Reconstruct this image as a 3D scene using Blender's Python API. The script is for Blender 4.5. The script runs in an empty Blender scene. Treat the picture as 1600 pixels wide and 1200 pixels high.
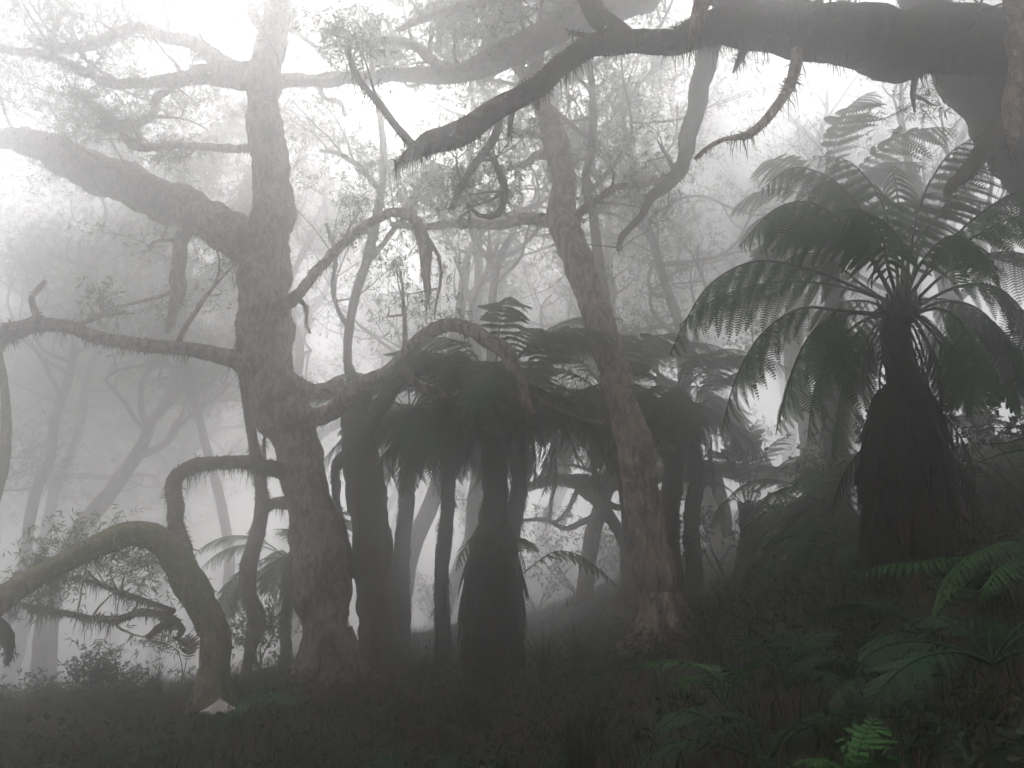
import bpy, math, random
import numpy as np
from mathutils import Vector, Matrix, noise

# ------------------------------------------------------------------ camera, sky, sun, exposure
S = bpy.context.scene
C = S.collection
F = 1150.0
PITCH = math.radians(13.7)
CAMZ = 1.6
cam = bpy.data.cameras.new('camera'); cam.sensor_width = 36; cam.lens = F / 1600 * 36
cam.clip_start = 0.05; cam.clip_end = 600
co = bpy.data.objects.new('camera', cam); C.objects.link(co)
co.location = (0, 0, CAMZ); co.rotation_euler = (math.radians(90) + PITCH, 0, 0)
S.camera = co

SUN_EL, SUN_AZ = 46.0, -8.0          # degrees; azimuth from the view direction, negative = left
W = bpy.data.worlds.new("World"); S.world = W; W.use_nodes = True
nt = W.node_tree; nt.nodes.clear()
sky = nt.nodes.new('ShaderNodeTexSky'); sky.sky_type = 'NISHITA'; sky.sun_disc = False
sky.sun_elevation = math.radians(SUN_EL); sky.sun_rotation = math.radians(SUN_AZ)
sky.air_density = 1.0; sky.dust_density = 4.0; sky.ozone_density = 1.0
hs = nt.nodes.new('ShaderNodeHueSaturation'); hs.inputs['Saturation'].default_value = 0.1
bg = nt.nodes.new('ShaderNodeBackground'); bg.inputs['Strength'].default_value = 0.15
wo = nt.nodes.new('ShaderNodeOutputWorld')
nt.links.new(sky.outputs[0], hs.inputs['Color']); nt.links.new(hs.outputs[0], bg.inputs['Color'])
nt.links.new(bg.outputs[0], wo.inputs['Surface'])
sl = bpy.data.lights.new('sun', 'SUN'); sl.energy = 0.6; sl.angle = math.radians(40); sl.color = (1, 0.98, 0.96)
so = bpy.data.objects.new('sun', sl); C.objects.link(so)
az, el = math.radians(SUN_AZ), math.radians(SUN_EL)
sd = Vector((math.sin(az) * math.cos(el), math.cos(az) * math.cos(el), math.sin(el)))
so.rotation_euler = sd.to_track_quat('Z', 'Y').to_euler(); so.location = (-8, 20, 30)

S.view_settings.view_transform = 'Standard'; S.view_settings.look = 'None'
S.view_settings.gamma = 1; S.view_settings.use_curve_mapping = False
S.view_settings.exposure = 0.85
cy = S.cycles
cy.use_denoising = True
cy.max_bounces = 8; cy.volume_bounces = 6; cy.diffuse_bounces = 3; cy.transmission_bounces = 2
cy.glossy_bounces = 2; cy.transparent_max_bounces = 8
cy.use_adaptive_sampling = False
cy.caustics_reflective = False; cy.caustics_refractive = False
HAZE_DENSITY = 0.066
HAZE_G = 0.92

rng = np.random.default_rng(7)
R = random.Random(11)

# ------------------------------------------------------------------ helpers
cp, sp_ = math.cos(PITCH), math.sin(PITCH)

def ray(px, py):
    u = (px - 800) / F; v = -(py - 600) / F
    return np.array([u, cp - v * sp_, sp_ + v * cp])

def P(px, py, d):
    r = ray(px, py); s = d / r[1]
    return np.array([0, 0, CAMZ]) + r * s, s      # point, metres per (pixel/F)

def soft(v, k=2.0):
    return math.log1p(math.exp(max(-40, min(40, k * v)))) / k

def sm(a, b, v):
    t = max(0.0, min(1.0, (v - a) / (b - a))); return t * t * (3 - 2 * t)

def gz(x, y):
    r = 0.50 * soft(x - 0.1) * (1 - 0.45 * sm(7, 14, y))
    r = 5 * math.tanh(r / 5)
    l = 0.36 * soft(-(x + 3.5)) * sm(9, 16, y)
    l = 4.5 * math.tanh(l / 4.5)
    d = 3 * math.tanh(0.09 * soft(y - 15) / 3)
    n = 0.16 * noise.noise(Vector((x * 0.45, y * 0.45, 1.7))) + 0.05 * noise.noise(Vector((x * 1.9, y * 1.9, 4.2)))
    b = 1.0 * sm(10, 20, y) * sm(-7, 5.0, x) + 2.2 * sm(24, 44, y) * sm(-6, 6, x)
    return r - l - d + n + b

def gdepth(px, py, far=30.0):
    r = ray(px, py); d = 0.8
    while d < far:
        if CAMZ + r[2] / r[1] * d < gz(r[0] / r[1] * d, d): return d
        d += 0.04
    return far

def mesh(name, V, quads=None, tris=None, smooth=False):
    V = np.asarray(V, dtype=np.float32).reshape(-1, 3)
    q = np.zeros((0, 4), int) if quads is None or len(quads) == 0 else np.asarray(quads, int).reshape(-1, 4)
    t = np.zeros((0, 3), int) if tris is None or len(tris) == 0 else np.asarray(tris, int).reshape(-1, 3)
    me = bpy.data.meshes.new(name)
    me.vertices.add(len(V)); me.vertices.foreach_set('co', V.ravel())
    nl = q.size + t.size
    me.loops.add(nl); me.loops.foreach_set('vertex_index', np.concatenate([q.ravel(), t.ravel()]).astype(np.int32))
    me.polygons.add(len(q) + len(t))
    st = np.concatenate([np.arange(len(q)) * 4, q.size + np.arange(len(t)) * 3]).astype(np.int32)
    me.polygons.foreach_set('loop_start', st)
    if smooth:
        me.polygons.foreach_set('use_smooth', np.ones(len(q) + len(t), bool))
    me.update(calc_edges=True)
    return me

class MB:                                           # collects pieces of ONE part
    def __init__(s): s.V = []; s.Q = []; s.T = []; s.n = 0
    def add(s, V, Q=None, T=None):
        V = np.asarray(V, float).reshape(-1, 3)
        if Q is not None and len(Q): s.Q.append(np.asarray(Q, int).reshape(-1, 4) + s.n)
        if T is not None and len(T): s.T.append(np.asarray(T, int).reshape(-1, 3) + s.n)
        s.V.append(V); s.n += len(V)
    def data(s):
        return (np.concatenate(s.V) if s.V else np.zeros((0, 3)), np.concatenate(s.Q) if s.Q else None,
                np.concatenate(s.T) if s.T else None)
    def mesh(s, name, smooth=False):
        V, Q, T = s.data(); return mesh(name, V, Q, T, smooth)
    def obj(s, name, mat, parent=None, smooth=False):
        V, Q, T = s.data()
        if parent is not None: V = V - np.array(parent.location)
        return link(name, mesh(name, V, Q, T, smooth), mat, parent)

def link(name, me, mat, parent=None):
    if mat is not None and not me.materials: me.materials.append(mat)
    o = bpy.data.objects.new(name, me); C.objects.link(o)
    if parent is not None: o.parent = parent
    return o

def tag(o, label=None, cat=None, group=None, kind=None):
    if label: o['label'] = label
    if cat: o['category'] = cat
    if group: o['group'] = group
    if kind: o['kind'] = kind
    return o

def thing(name, label, cat, loc=(0, 0, 0), group=None):
    o = bpy.data.objects.new(name, None); C.objects.link(o); o.location = [float(v) for v in loc]
    o.empty_display_size = 0.2
    return tag(o, label, cat, group)

def nrm(v):
    return v / (np.linalg.norm(v) + 1e-9)

def smooth_path(pts, rad, step):
    """Catmull-Rom resample"""
    pts = [np.asarray(p, float) for p in pts]
    n = len(pts); out = []; ro = []
    for i in range(n - 1):
        p0 = pts[max(i - 1, 0)]; p1 = pts[i]; p2 = pts[i + 1]; p3 = pts[min(i + 2, n - 1)]
        k = max(2, int(np.linalg.norm(p2 - p1) / step))
        for j in range(k):
            t = j / k
            out.append(0.5 * ((2 * p1) + (-p0 + p2) * t + (2 * p0 - 5 * p1 + 4 * p2 - p3) * t * t + (-p0 + 3 * p1 - 3 * p2 + p3) * t ** 3))
            ro.append(rad[i] * (1 - t) + rad[i + 1] * t)
    out.append(pts[-1]); ro.append(rad[-1])
    return np.array(out), np.array(ro)

def tube(mb, pts, rad, sides=10, bump=0.0, freq=3.0, seed=0.0, ridges=0, fine=0.0):
    pts = np.asarray(pts, float); rad = np.asarray(rad, float); n = len(pts)
    T = np.gradient(pts, axis=0); T /= (np.linalg.norm(T, axis=1)[:, None] + 1e-9)
    ref = np.array([0.0, 0, 1]) if abs(T[0][2]) < 0.9 else np.array([1.0, 0, 0])
    N = np.cross(T[0], ref); N = nrm(N)
    a = np.linspace(0, 2 * math.pi, sides, endpoint=False); ca, sa = np.cos(a), np.sin(a)
    V = np.zeros((n, sides, 3))
    for i in range(n):
        N = N - T[i] * N.dot(T[i]); N = nrm(N); B = np.cross(T[i], N)
        r = np.full(sides, rad[i])
        if bump > 0:
            for k in range(sides):
                p = pts[i] + (N * ca[k] + B * sa[k]) * rad[i]
                m = noise.noise(Vector(p * freq) + Vector((seed, 0, 0))) + 0.5 * noise.noise(Vector(p * freq * 2.7) + Vector((0, seed, 0)))
                if fine: m += fine * noise.noise(Vector((p[0] * 16, p[1] * 16, p[2] * 7))) + fine * 0.6 * noise.noise(Vector(p * 38))
                if ridges: m += 0.35 * math.sin(ridges * a[k] + 3 * noise.noise(Vector(p * 1.5)))
                r[k] *= 1 + bump * m
        V[i] = pts[i] + (N[None] * ca[:, None] + B[None] * sa[:, None]) * r[:, None]
    base = np.arange(sides); nxt = (base + 1) % sides
    Q = np.concatenate([np.stack([i * sides + base, i * sides + nxt, (i + 1) * sides + nxt, (i + 1) * sides + base], 1) for i in range(n - 1)])
    V = V.reshape(-1, 3)
    V = np.vstack([V, pts[0], pts[-1]]); c0 = n * sides; c1 = c0 + 1
    Tt = np.concatenate([np.stack([nxt, base, np.full(sides, c0)], 1),
                         np.stack([(n - 1) * sides + base, (n - 1) * sides + nxt, np.full(sides, c1)], 1)])
    mb.add(V, Q, Tt)

# ------------------------------------------------------------------ materials
def nodes(name):
    m = bpy.data.materials.new(name); m.use_nodes = True
    t = m.node_tree; b = t.nodes['Principled BSDF']
    return m, t, b

def ramp(t, fac, stops):
    r = t.nodes.new('ShaderNodeValToRGB')
    while len(r.color_ramp.elements) < len(stops): r.color_ramp.elements.new(0.5)
    for e, (p, c) in zip(r.color_ramp.elements, stops):
        e.position = p; e.color = (*c, 1)
    t.links.new(fac, r.inputs[0]); return r.outputs[0]

def noise_node(t, scale, detail=6, vec=None, rough=0.6):
    n = t.nodes.new('ShaderNodeTexNoise'); n.inputs['Scale'].default_value = scale
    n.inputs['Detail'].default_value = detail; n.inputs['Roughness'].default_value = rough
    if vec is not None: t.links.new(vec, n.inputs['Vector'])
    return n.outputs['Fac']

def mixc(t, fac, a, b):
    m = t.nodes.new('ShaderNodeMix'); m.data_type = 'RGBA'
    t.links.new(fac, m.inputs['Factor'])
    for s, v in ((m.inputs['A'], a), (m.inputs['B'], b)):
        if isinstance(v, tuple): s.default_value = (*v, 1)
        else: t.links.new(v, s)
    return m.outputs['Result']

def world_vec(t, scale=(1, 1, 1)):
    g = t.nodes.new('ShaderNodeNewGeometry'); m = t.nodes.new('ShaderNodeMapping')
    m.inputs['Scale'].default_value = scale
    t.links.new(g.outputs['Position'], m.inputs['Vector']); return m.outputs['Vector']

def bark_mat(name, dark, mid, moss, mossamt=0.55, lichen=(0.30, 0.30, 0.24), lichamt=0.66, sc=1.0):
    m, t, b = nodes(name)
    v = world_vec(t, (sc, sc, sc * 0.35)); v2 = world_vec(t)
    f = noise_node(t, 14, 8, v)
    base = ramp(t, f, [(0.35, dark), (0.62, mid)])
    mf = ramp(t, noise_node(t, 2.6, 5, v2), [(mossamt - 0.06, (0, 0, 0)), (mossamt + 0.08, (1, 1, 1))])
    c = mixc(t, mf, base, moss)
    lf = ramp(t, noise_node(t, 21, 6, world_vec(t, (1, 1, .6)), 0.75), [(lichamt - .02, (0, 0, 0)), (lichamt + 0.10, (1, 1, 1))])
    c = mixc(t, lf, c, lichen)
    t.links.new(c, b.inputs['Base Color']); b.inputs['Roughness'].default_value = 0.88
    b.inputs['Specular IOR Level'].default_value = 0.25
    bp = t.nodes.new('ShaderNodeBump'); bp.inputs['Strength'].default_value = 0.9; bp.inputs['Distance'].default_value = 0.05
    t.links.new(noise_node(t, 26, 8, v, 0.7), bp.inputs['Height']); t.links.new(bp.outputs[0], b.inputs['Normal'])
    return m

def leaf_mat(name, a, b_, rough=0.55, trans=0.25, scale=3.0):
    m, t, b = nodes(name)
    c = ramp(t, noise_node(t, scale, 3, world_vec(t)), [(0.35, a), (0.65, b_)])
    t.links.new(c, b.inputs['Base Color']); b.inputs['Roughness'].default_value = rough
    b.inputs['Specular IOR Level'].default_value = 0.3
    tr = t.nodes.new('ShaderNodeBsdfTranslucent'); t.links.new(c, tr.inputs['Color'])
    mx = t.nodes.new('ShaderNodeMixShader'); mx.inputs[0].default_value = trans
    t.links.new(b.outputs[0], mx.inputs[1]); t.links.new(tr.outputs[0], mx.inputs[2])
    t.links.new(mx.outputs[0], t.nodes['Material Output'].inputs['Surface'])
    return m

M = dict(
    bark=bark_mat('bark', (0.06, 0.046, 0.036), (0.22, 0.17, 0.13), (0.060, 0.058, 0.026)),
    bark_red=bark_mat('bark_reddish', (0.035, 0.028, 0.024), (0.42, 0.31, 0.24), (0.075, 0.070, 0.036), 0.58, (0.55, 0.54, 0.46), 0.57),
    bark_dark=bark_mat('bark_mossy_dark', (0.030, 0.024, 0.018), (0.11, 0.085, 0.060), (0.055, 0.058, 0.024), 0.50, (0.20, 0.20, 0.14), 0.66),
    bark_green=bark_mat('bark_lichened', (0.08, 0.07, 0.045), (0.34, 0.29, 0.17), (0.19, 0.20, 0.07), 0.50, (0.42, 0.42, 0.32), 0.55),
    fern_trunk=bark_mat('fern_trunk', (0.008, 0.006, 0.005), (0.035, 0.023, 0.017), (0.020, 0.017, 0.010), 0.62, (0.05, 0.04, 0.03), 0.70, 2.0),
    leaf=leaf_mat('tree_leaf', (0.11, 0.125, 0.080), (0.17, 0.185, 0.12), 0.6, 0.5),
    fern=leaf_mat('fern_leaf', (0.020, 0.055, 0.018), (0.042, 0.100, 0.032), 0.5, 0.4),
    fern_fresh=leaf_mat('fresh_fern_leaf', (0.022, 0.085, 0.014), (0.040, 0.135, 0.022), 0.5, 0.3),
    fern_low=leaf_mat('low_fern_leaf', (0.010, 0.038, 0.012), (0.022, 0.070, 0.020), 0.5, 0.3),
    dead=leaf_mat('dead_frond', (0.014, 0.009, 0.006), (0.045, 0.028, 0.018), 0.9, 0.05),
    moss=leaf_mat('moss', (0.040, 0.036, 0.018), (0.075, 0.066, 0.035), 0.9, 0.2),
    beard=leaf_mat('beard_lichen', (0.11, 0.11, 0.060), (0.20, 0.19, 0.11), 0.9, 0.3),
    grass=leaf_mat('grass', (0.006, 0.014, 0.004), (0.018, 0.032, 0.008), 0.7, 0.2, 1.2),
    dry=leaf_mat('dry_grass', (0.06, 0.032, 0.015), (0.20, 0.105, 0.048), 0.8, 0.2, 1.2),
    stem=leaf_mat('frond_stalk', (0.020, 0.016, 0.010), (0.040, 0.030, 0.018), 0.6, 0.0),
    shrub=leaf_mat('shrub_leaf', (0.014, 0.026, 0.010), (0.032, 0.050, 0.018), 0.5, 0.2),
)
def ground_mat():
    m, t, b = nodes('forest_soil')
    v = world_vec(t)
    c = ramp(t, noise_node(t, 1.3, 6, v), [(0.38, (0.006, 0.009, 0.004)), (0.52, (0.014, 0.010, 0.006)), (0.66, (0.034, 0.019, 0.010))])
    t.links.new(c, b.inputs['Base Color']); b.inputs['Roughness'].default_value = 0.95
    bp = t.nodes.new('ShaderNodeBump'); bp.inputs['Strength'].default_value = 1; bp.inputs['Distance'].default_value = 0.06
    t.links.new(noise_node(t, 18, 8, v, 0.7), bp.inputs['Height']); t.links.new(bp.outputs[0], b.inputs['Normal'])
    return m
M['ground'] = ground_mat()

# ------------------------------------------------------------------ ground
def axis(lo, hi, near_lo, near_hi, fine, coarse):
    return np.concatenate([np.arange(lo, near_lo, coarse), np.arange(near_lo, near_hi, fine), np.arange(near_hi, hi + coarse * 0.5, coarse)])
gx = axis(-46, 46, -14, 14, 0.2, 2.0); gy = axis(-16, 58, -2, 26, 0.2, 2.0)
GV = np.array([(x, y, gz(x, y)) for y in gy for x in gx])
nx, ny = len(gx), len(gy)
ii = (np.arange(ny - 1)[:, None] * nx + np.arange(nx - 1)[None]).ravel()
g = link('ground', mesh('ground', GV, np.stack([ii, ii + 1, ii + nx + 1, ii + nx], 1), smooth=True), M['ground'])
tag(g, 'dark mossy forest floor sloping up to the right', kind='structure')

# haze: one closed box round everything, empty surface, even volume
hz = MB()
x0, x1, y0, y1, z0, z1 = -49, 49, -20, 62, -6.5, 33.0
hz.add([(x0, y0, z0), (x1, y0, z0), (x1, y1, z0), (x0, y1, z0), (x0, y0, z1), (x1, y0, z1), (x1, y1, z1), (x0, y1, z1)],
       [(3, 2, 1, 0), (4, 5, 6, 7), (0, 1, 5, 4), (1, 2, 6, 5), (2, 3, 7, 6), (3, 0, 4, 7)])
hm = bpy.data.materials.new('haze'); hm.use_nodes = True; ht = hm.node_tree; ht.nodes.clear()
pv = ht.nodes.new('ShaderNodeVolumePrincipled'); pv.inputs['Color'].default_value = (0.998, 0.996, 0.998, 1)
pv.inputs['Density'].default_value = HAZE_DENSITY; pv.inputs['Anisotropy'].default_value = HAZE_G
oo = ht.nodes.new('ShaderNodeOutputMaterial'); ht.links.new(pv.outputs[0], oo.inputs['Volume'])
hm.cycles.homogeneous_volume = True
tag(hz.obj('haze', hm), 'pale fog filling the whole forest', kind='stuff')

# ------------------------------------------------------------------ trees
def grow(tubes, tips, p, d, L, r, level, gnarl=0.35, up=0.05, spread=0.9, kids=3, droop_end=0.0):
    n = max(4, int(L / 0.22)); st = L / n
    pts = [p.copy()]; rs = [r]
    d = nrm(d); kid_at = sorted(R.uniform(0.25, 0.95) for _ in range(kids)) if level > 0 else []
    drift = np.array([R.gauss(0, 1), R.gauss(0, 1), R.gauss(0, 0.6)]) * gnarl * 0.5
    for i in range(1, n + 1):
        t = i / n
        if R.random() < 0.3: drift = np.array([R.gauss(0, 1), R.gauss(0, 1), R.gauss(0, 0.6)]) * gnarl * 0.6
        d = nrm(d + drift * 0.55 + np.array([R.gauss(0, 1), R.gauss(0, 1), R.gauss(0, 1)]) * gnarl * 0.22 + np.array([0, 0, up - droop_end * t]))
        p = p + d * st; pts.append(p.copy()); rs.append(r * (1 - 0.72 * t))
        while kid_at and t >= kid_at[0]:
            kid_at.pop(0)
            side = nrm(np.array([R.gauss(0, 1), R.gauss(0, 1), R.gauss(0.25, 0.7)]))
            nd = nrm(d * (1 - spread * 0.45) + side * spread)
            grow(tubes, tips, p, nd, L * R.uniform(0.45, 0.75), rs[-1] * R.uniform(0.55, 0.8), level - 1, gnarl, up, spread, kids, droop_end)
        if level == 0 and t > 0.35: tips.append((p.copy(), d.copy()))
    tubes.append((np.array(pts), np.array(rs), level))
    if level > 0: tips.append((p.copy(), d.copy()))

def twig_mesh(tubes, sides_big=7):
    mb = MB()
    for pts, rs, lv in tubes:
        tube(mb, pts, np.maximum(rs, 0.004), sides_big if rs[0] > 0.06 else (5 if rs[0] > 0.02 else 3))
    return mb

def leaves(pos, dirs, per, spread=0.22, ll=0.12, lw=0.016, droop=0.35):
    """narrow sickle leaves, a kite of 2 quads bent once; returns MB"""
    mb = MB()
    if len(pos) == 0: return mb
    pos = np.repeat(np.asarray(pos), per, 0); dirs = np.repeat(np.asarray(dirs), per, 0); n = len(pos)
    g_ = (n + 5) // 6; fan = np.repeat(np.arange(g_), 6)[:n]
    p = pos + (rng.normal(0, spread, (g_, 3)) * np.array([1, 1, 0.7]))[fan] + rng.normal(0, ll * .12, (n, 3))
    d = dirs * 0.3 + rng.normal(0, 0.55, (g_, 3))[fan] + rng.normal(0, 0.62, (n, 3)) + np.array([0, 0, -droop]); d /= np.linalg.norm(d, axis=1)[:, None]
    s = np.cross(d, rng.normal(0, 1, (n, 3))); s /= np.linalg.norm(s, axis=1)[:, None]
    L = ll * rng.uniform(0.6, 1.3, (n, 1)); w = lw * rng.uniform(0.7, 1.3, (n, 1))
    bend = np.cross(s, d) * L * 0.12
    V = np.stack([p, p + d * L * 0.45 + s * w * 0.5 + bend, p + d * L, p + d * L * 0.45 - s * w * 0.5 + bend], 1).reshape(-1, 3)
    k = np.arange(n) * 4
    mb.add(V, np.stack([k, k + 1, k + 2, k + 3], 1)); return mb

def hair(mb, pts, rad, n, lmin, lmax, w, down=0.8, only_down=False, fill=1.0):
    """moss tufts and hanging strands rooted on a limb"""
    if n <= 0 or len(pts) < 2: return
    idx = rng.uniform(0, len(pts) - 1.001, n); i = idx.astype(int); f = (idx - i)[:, None]
    if not only_down:       # clumped
        clump = rng.uniform(0, len(pts) - 1.001, max(3, n // 14))
        pick = clump[rng.integers(0, len(clump), n)] + rng.normal(0, 0.5, n)
        idx = np.clip(np.where(rng.random(n) < 0.7, pick, idx), 0, len(pts) - 1.001); i = idx.astype(int); f = (idx - i)[:, None]
    c = pts[i] * (1 - f) + pts[i + 1] * f; r = rad[i][:, None]
    T = pts[i + 1] - pts[i]; T /= np.linalg.norm(T, axis=1)[:, None] + 1e-9
    o = rng.normal(0, 1, (n, 3))
    if only_down: o[:, 2] = -np.abs(o[:, 2]) * 2 - 0.5
    o -= T * np.sum(o * T, 1)[:, None]; o /= np.linalg.norm(o, axis=1)[:, None] + 1e-9
    s = c + o * r * 0.92
    L = rng.uniform(lmin, lmax, (n, 1)) * rng.uniform(0.4, 1, (n, 1))
    nz = np.array([noise.noise(Vector(v * 5.0)) for v in c]); L = L * (0.3 + 2.2 * np.clip(nz + 0.25, 0, 1))[:, None]
    d1 = o * (1 - down * 0.5) + rng.normal(0, 0.25, (n, 3)); d1[:, 2] -= down * 0.6
    d1 /= np.linalg.norm(d1, axis=1)[:, None]
    d2 = d1 * 0.5; d2[:, 2] -= down; d2 /= np.linalg.norm(d2, axis=1)[:, None] + 1e-9
    sd_ = np.cross(d1, rng.normal(0, 1, (n, 3))); sd_ /= np.linalg.norm(sd_, axis=1)[:, None] + 1e-9
    ww = w * rng.uniform(0.6, 1.4, (n, 1)) * 0.5
    a = s + sd_ * ww; b = s - sd_ * ww; m1 = s + d1 * L * 0.5 + sd_ * ww * 0.6; m2 = s + d1 * L * 0.5 - sd_ * ww * 0.6; e = s + d1 * L * 0.5 + d2 * L * 0.5
    V = np.stack([a, b, m2, m1, e], 1).reshape(-1, 3); k = np.arange(n) * 5
    mb.add(V, np.stack([k, k + 1, k + 2, k + 3], 1), np.stack([k + 3, k + 2, k + 4], 1))

def traced(pp, d):
    """pixel-measured outline widths placed at their own distance (metres along the view)"""
    n = len(pp); pts, rad = [], []
    for i, (px, py, w) in enumerate(pp):
        dd = np.interp(i / (n - 1), np.linspace(0, 1, len(d)), d)
        p, s = P(px, py, dd); pts.append(p); rad.append(w / 2 / F * s)
    return pts, rad

def tree(label, trunk, d, branches=(), bark='bark', group=None, moss=300, wob=0.05, lpt=34, lsp=0.17, ll=0.13, base=True, sides=24, flare=1.2, name='twisted_tree'):
    pts, rad = traced(trunk, d)
    if base:
        x, y, z = pts[0]; g0 = gz(x, y)
        print('BASE', label[:28], 'traced z %.2f ground %.2f' % (z, g0))
        if z > g0 - 0.3:
            for q, fl in ((g0 + 0.12, 1.0 + (flare - 1) * 0.5), (g0 - 0.35, flare)):
                if q < pts[0][2] - 0.05: pts.insert(0, np.array([x, y, q])); rad.insert(0, rad[-1] if False else rad[0] * fl / (1.0 if fl < flare else (1.0 + (flare - 1) * 0.5)))
        x, y, z = pts[0]
    loc = (pts[0][0], pts[0][1], gz(pts[0][0], pts[0][1])) if base else tuple(pts[0])
    root = thing(name, label, 'tree', loc, group)
    mp = MB(); mm = MB(); tubes = []; tips = []; shade_tips = []; beard = MB()
    p, r = smooth_path(pts, rad, 0.08)
    off = np.array([[noise.noise(Vector(q * 1.3)), noise.noise(Vector(q * 1.3) + Vector((9, 9, 9))), 0] for q in p])
    p = p + off * r[:, None] * wob * 2
    r = r * (1 + 0.16 * np.array([noise.noise(Vector(q * 2.1)) for q in p]))
    tube(mp, p, r, sides, 0.19, 2.2, R.random() * 50, ridges=5, fine=0.5)
    mp.obj('trunk', M[bark], root, True)
    if base and r[0] > 0.12:
        x, y = pts[1][0], pts[1][1]; r0 = float(r[3])
        for k in range(6):
            a = 1.05 * k + R.uniform(-.35, .35); c_, s_ = math.cos(a), math.sin(a); L_ = R.uniform(2.0, 2.8)
            w_ = lambda f, dz, o=0.0: np.array([x + c_ * r0 * f - s_ * o, y + s_ * r0 * f + c_ * o, gz(x + c_ * r0 * f, y + s_ * r0 * f) + dz])
            o1 = R.uniform(-.12, .12); q_, rq = smooth_path([w_(.45, r0 * 1.5), w_(.95, r0 * .55), w_(L_ * .55, .03, o1), w_(L_, -.12, o1 * 2)], [r0 * .26, r0 * .22, r0 * .13, r0 * .06], .06)
            rm_ = MB(); tube(rm_, q_, rq, 9, 0.25, 5, k * 1.3, fine=0.3); rm_.obj('root', M[bark], root, True)
    if moss: hair(mm, p, r, moss, 0.03, 0.10, 0.012, 0.5)
    for b in branches:
        if 'w' in b:
            bp = [np.array(v[:3], float) for v in b['w']]; br = [v[3] for v in b['w']]
        else: bp, br = traced(b['p'], b['d'])
        q, rr = smooth_path(bp, br, 0.09)
        off = np.array([[noise.noise(Vector(v * 2.6)), noise.noise(Vector(v * 2.6) + Vector((9, 9, 9))), noise.noise(Vector(v * 2.6) + Vector((3, 5, 1)))] for v in q])
        q = q + off * np.clip(rr, 0.03, b.get('lump', 0.09))[:, None] * 0.7
        if rr[0] > 0.12: q, rr = smooth_path(list(q[::2]) + [q[-1]], list(rr[::2]) + [rr[-1]], 0.05)
        mb = MB(); tube(mb, q, rr, 26 if rr[0] > 0.15 else 12 if rr[0] > 0.05 else 8, min(0.28, 0.030 / max(rr[0], .03)), 7 if rr[0] < .12 else 5, R.random() * 50, fine=0.0 if rr[0] < .1 else 0.5)
        mb.obj('branch', M[b.get('bark', bark)], root, True)
        ln = float(np.sum(np.linalg.norm(np.diff(q, axis=0), axis=1)))
        hair(mm, q, rr, int(b.get('moss', 90) * ln), 0.03, b.get('ml', 0.09), 0.012 if q[0][1] < 9 else 0.02, 0.45)
        hair(mm, q, rr, int(b.get('hang', 25) * ln), 0.06, b.get('hl', 0.22), 0.012, 1.6, True)
        if b.get('beard'): hair(beard, q, rr, int(b['beard'] * ln), 0.08, 0.35, 0.012, 1.8, True)
        for k in range(b.get('sub', 0)):
            i = R.randrange(int(len(q) * b.get('from', 0.25)), len(q) - 1)
            T = nrm(q[min(i + 1, len(q) - 1)] - q[i])
            dd = nrm(T * 0.5 + np.array([R.gauss(0, 0.6), R.gauss(0, 0.6), b.get('subup', 0.6) + R.gauss(0, 0.4)]))
            grow(tubes, shade_tips if 'w' in b else tips, q[i], dd, R.uniform(0.6, 1.3) * b.get('sl', 1.3), min(rr[i] * 0.5, 0.05), b.get('lev', 1), 0.5, 0.06, 0.9, 3)
        if b.get('tipleaf'):
            for j in range(3): tips.append((q[-1], nrm(q[-1] - q[-3])))
    if tubes: twig_mesh(tubes).obj('twigs', M[bark], root)['kind'] = 'stuff'
    if tips:
        tp = np.array([t[0] for t in tips]); td = np.array([t[1] for t in tips])
        lf = leaves(tp, td, lpt, lsp, ll, ll * 0.13)
        if shade_tips:
            V_, Q_, T_ = leaves([t[0] for t in shade_tips], [t[1] for t in shade_tips], 26, .28, .17, .024).data(); lf.add(V_, Q_)  # leaves of the unseen overhead limbs, added to shade the foreground
        o = lf.obj('crown', M['leaf'], root)
    if mm.n: o = mm.obj('moss', M['moss'], root); o['kind'] = 'stuff'
    if beard.n: o = beard.obj('beard_lichen', M['beard'], root); o['kind'] = 'stuff'
    return root

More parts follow.
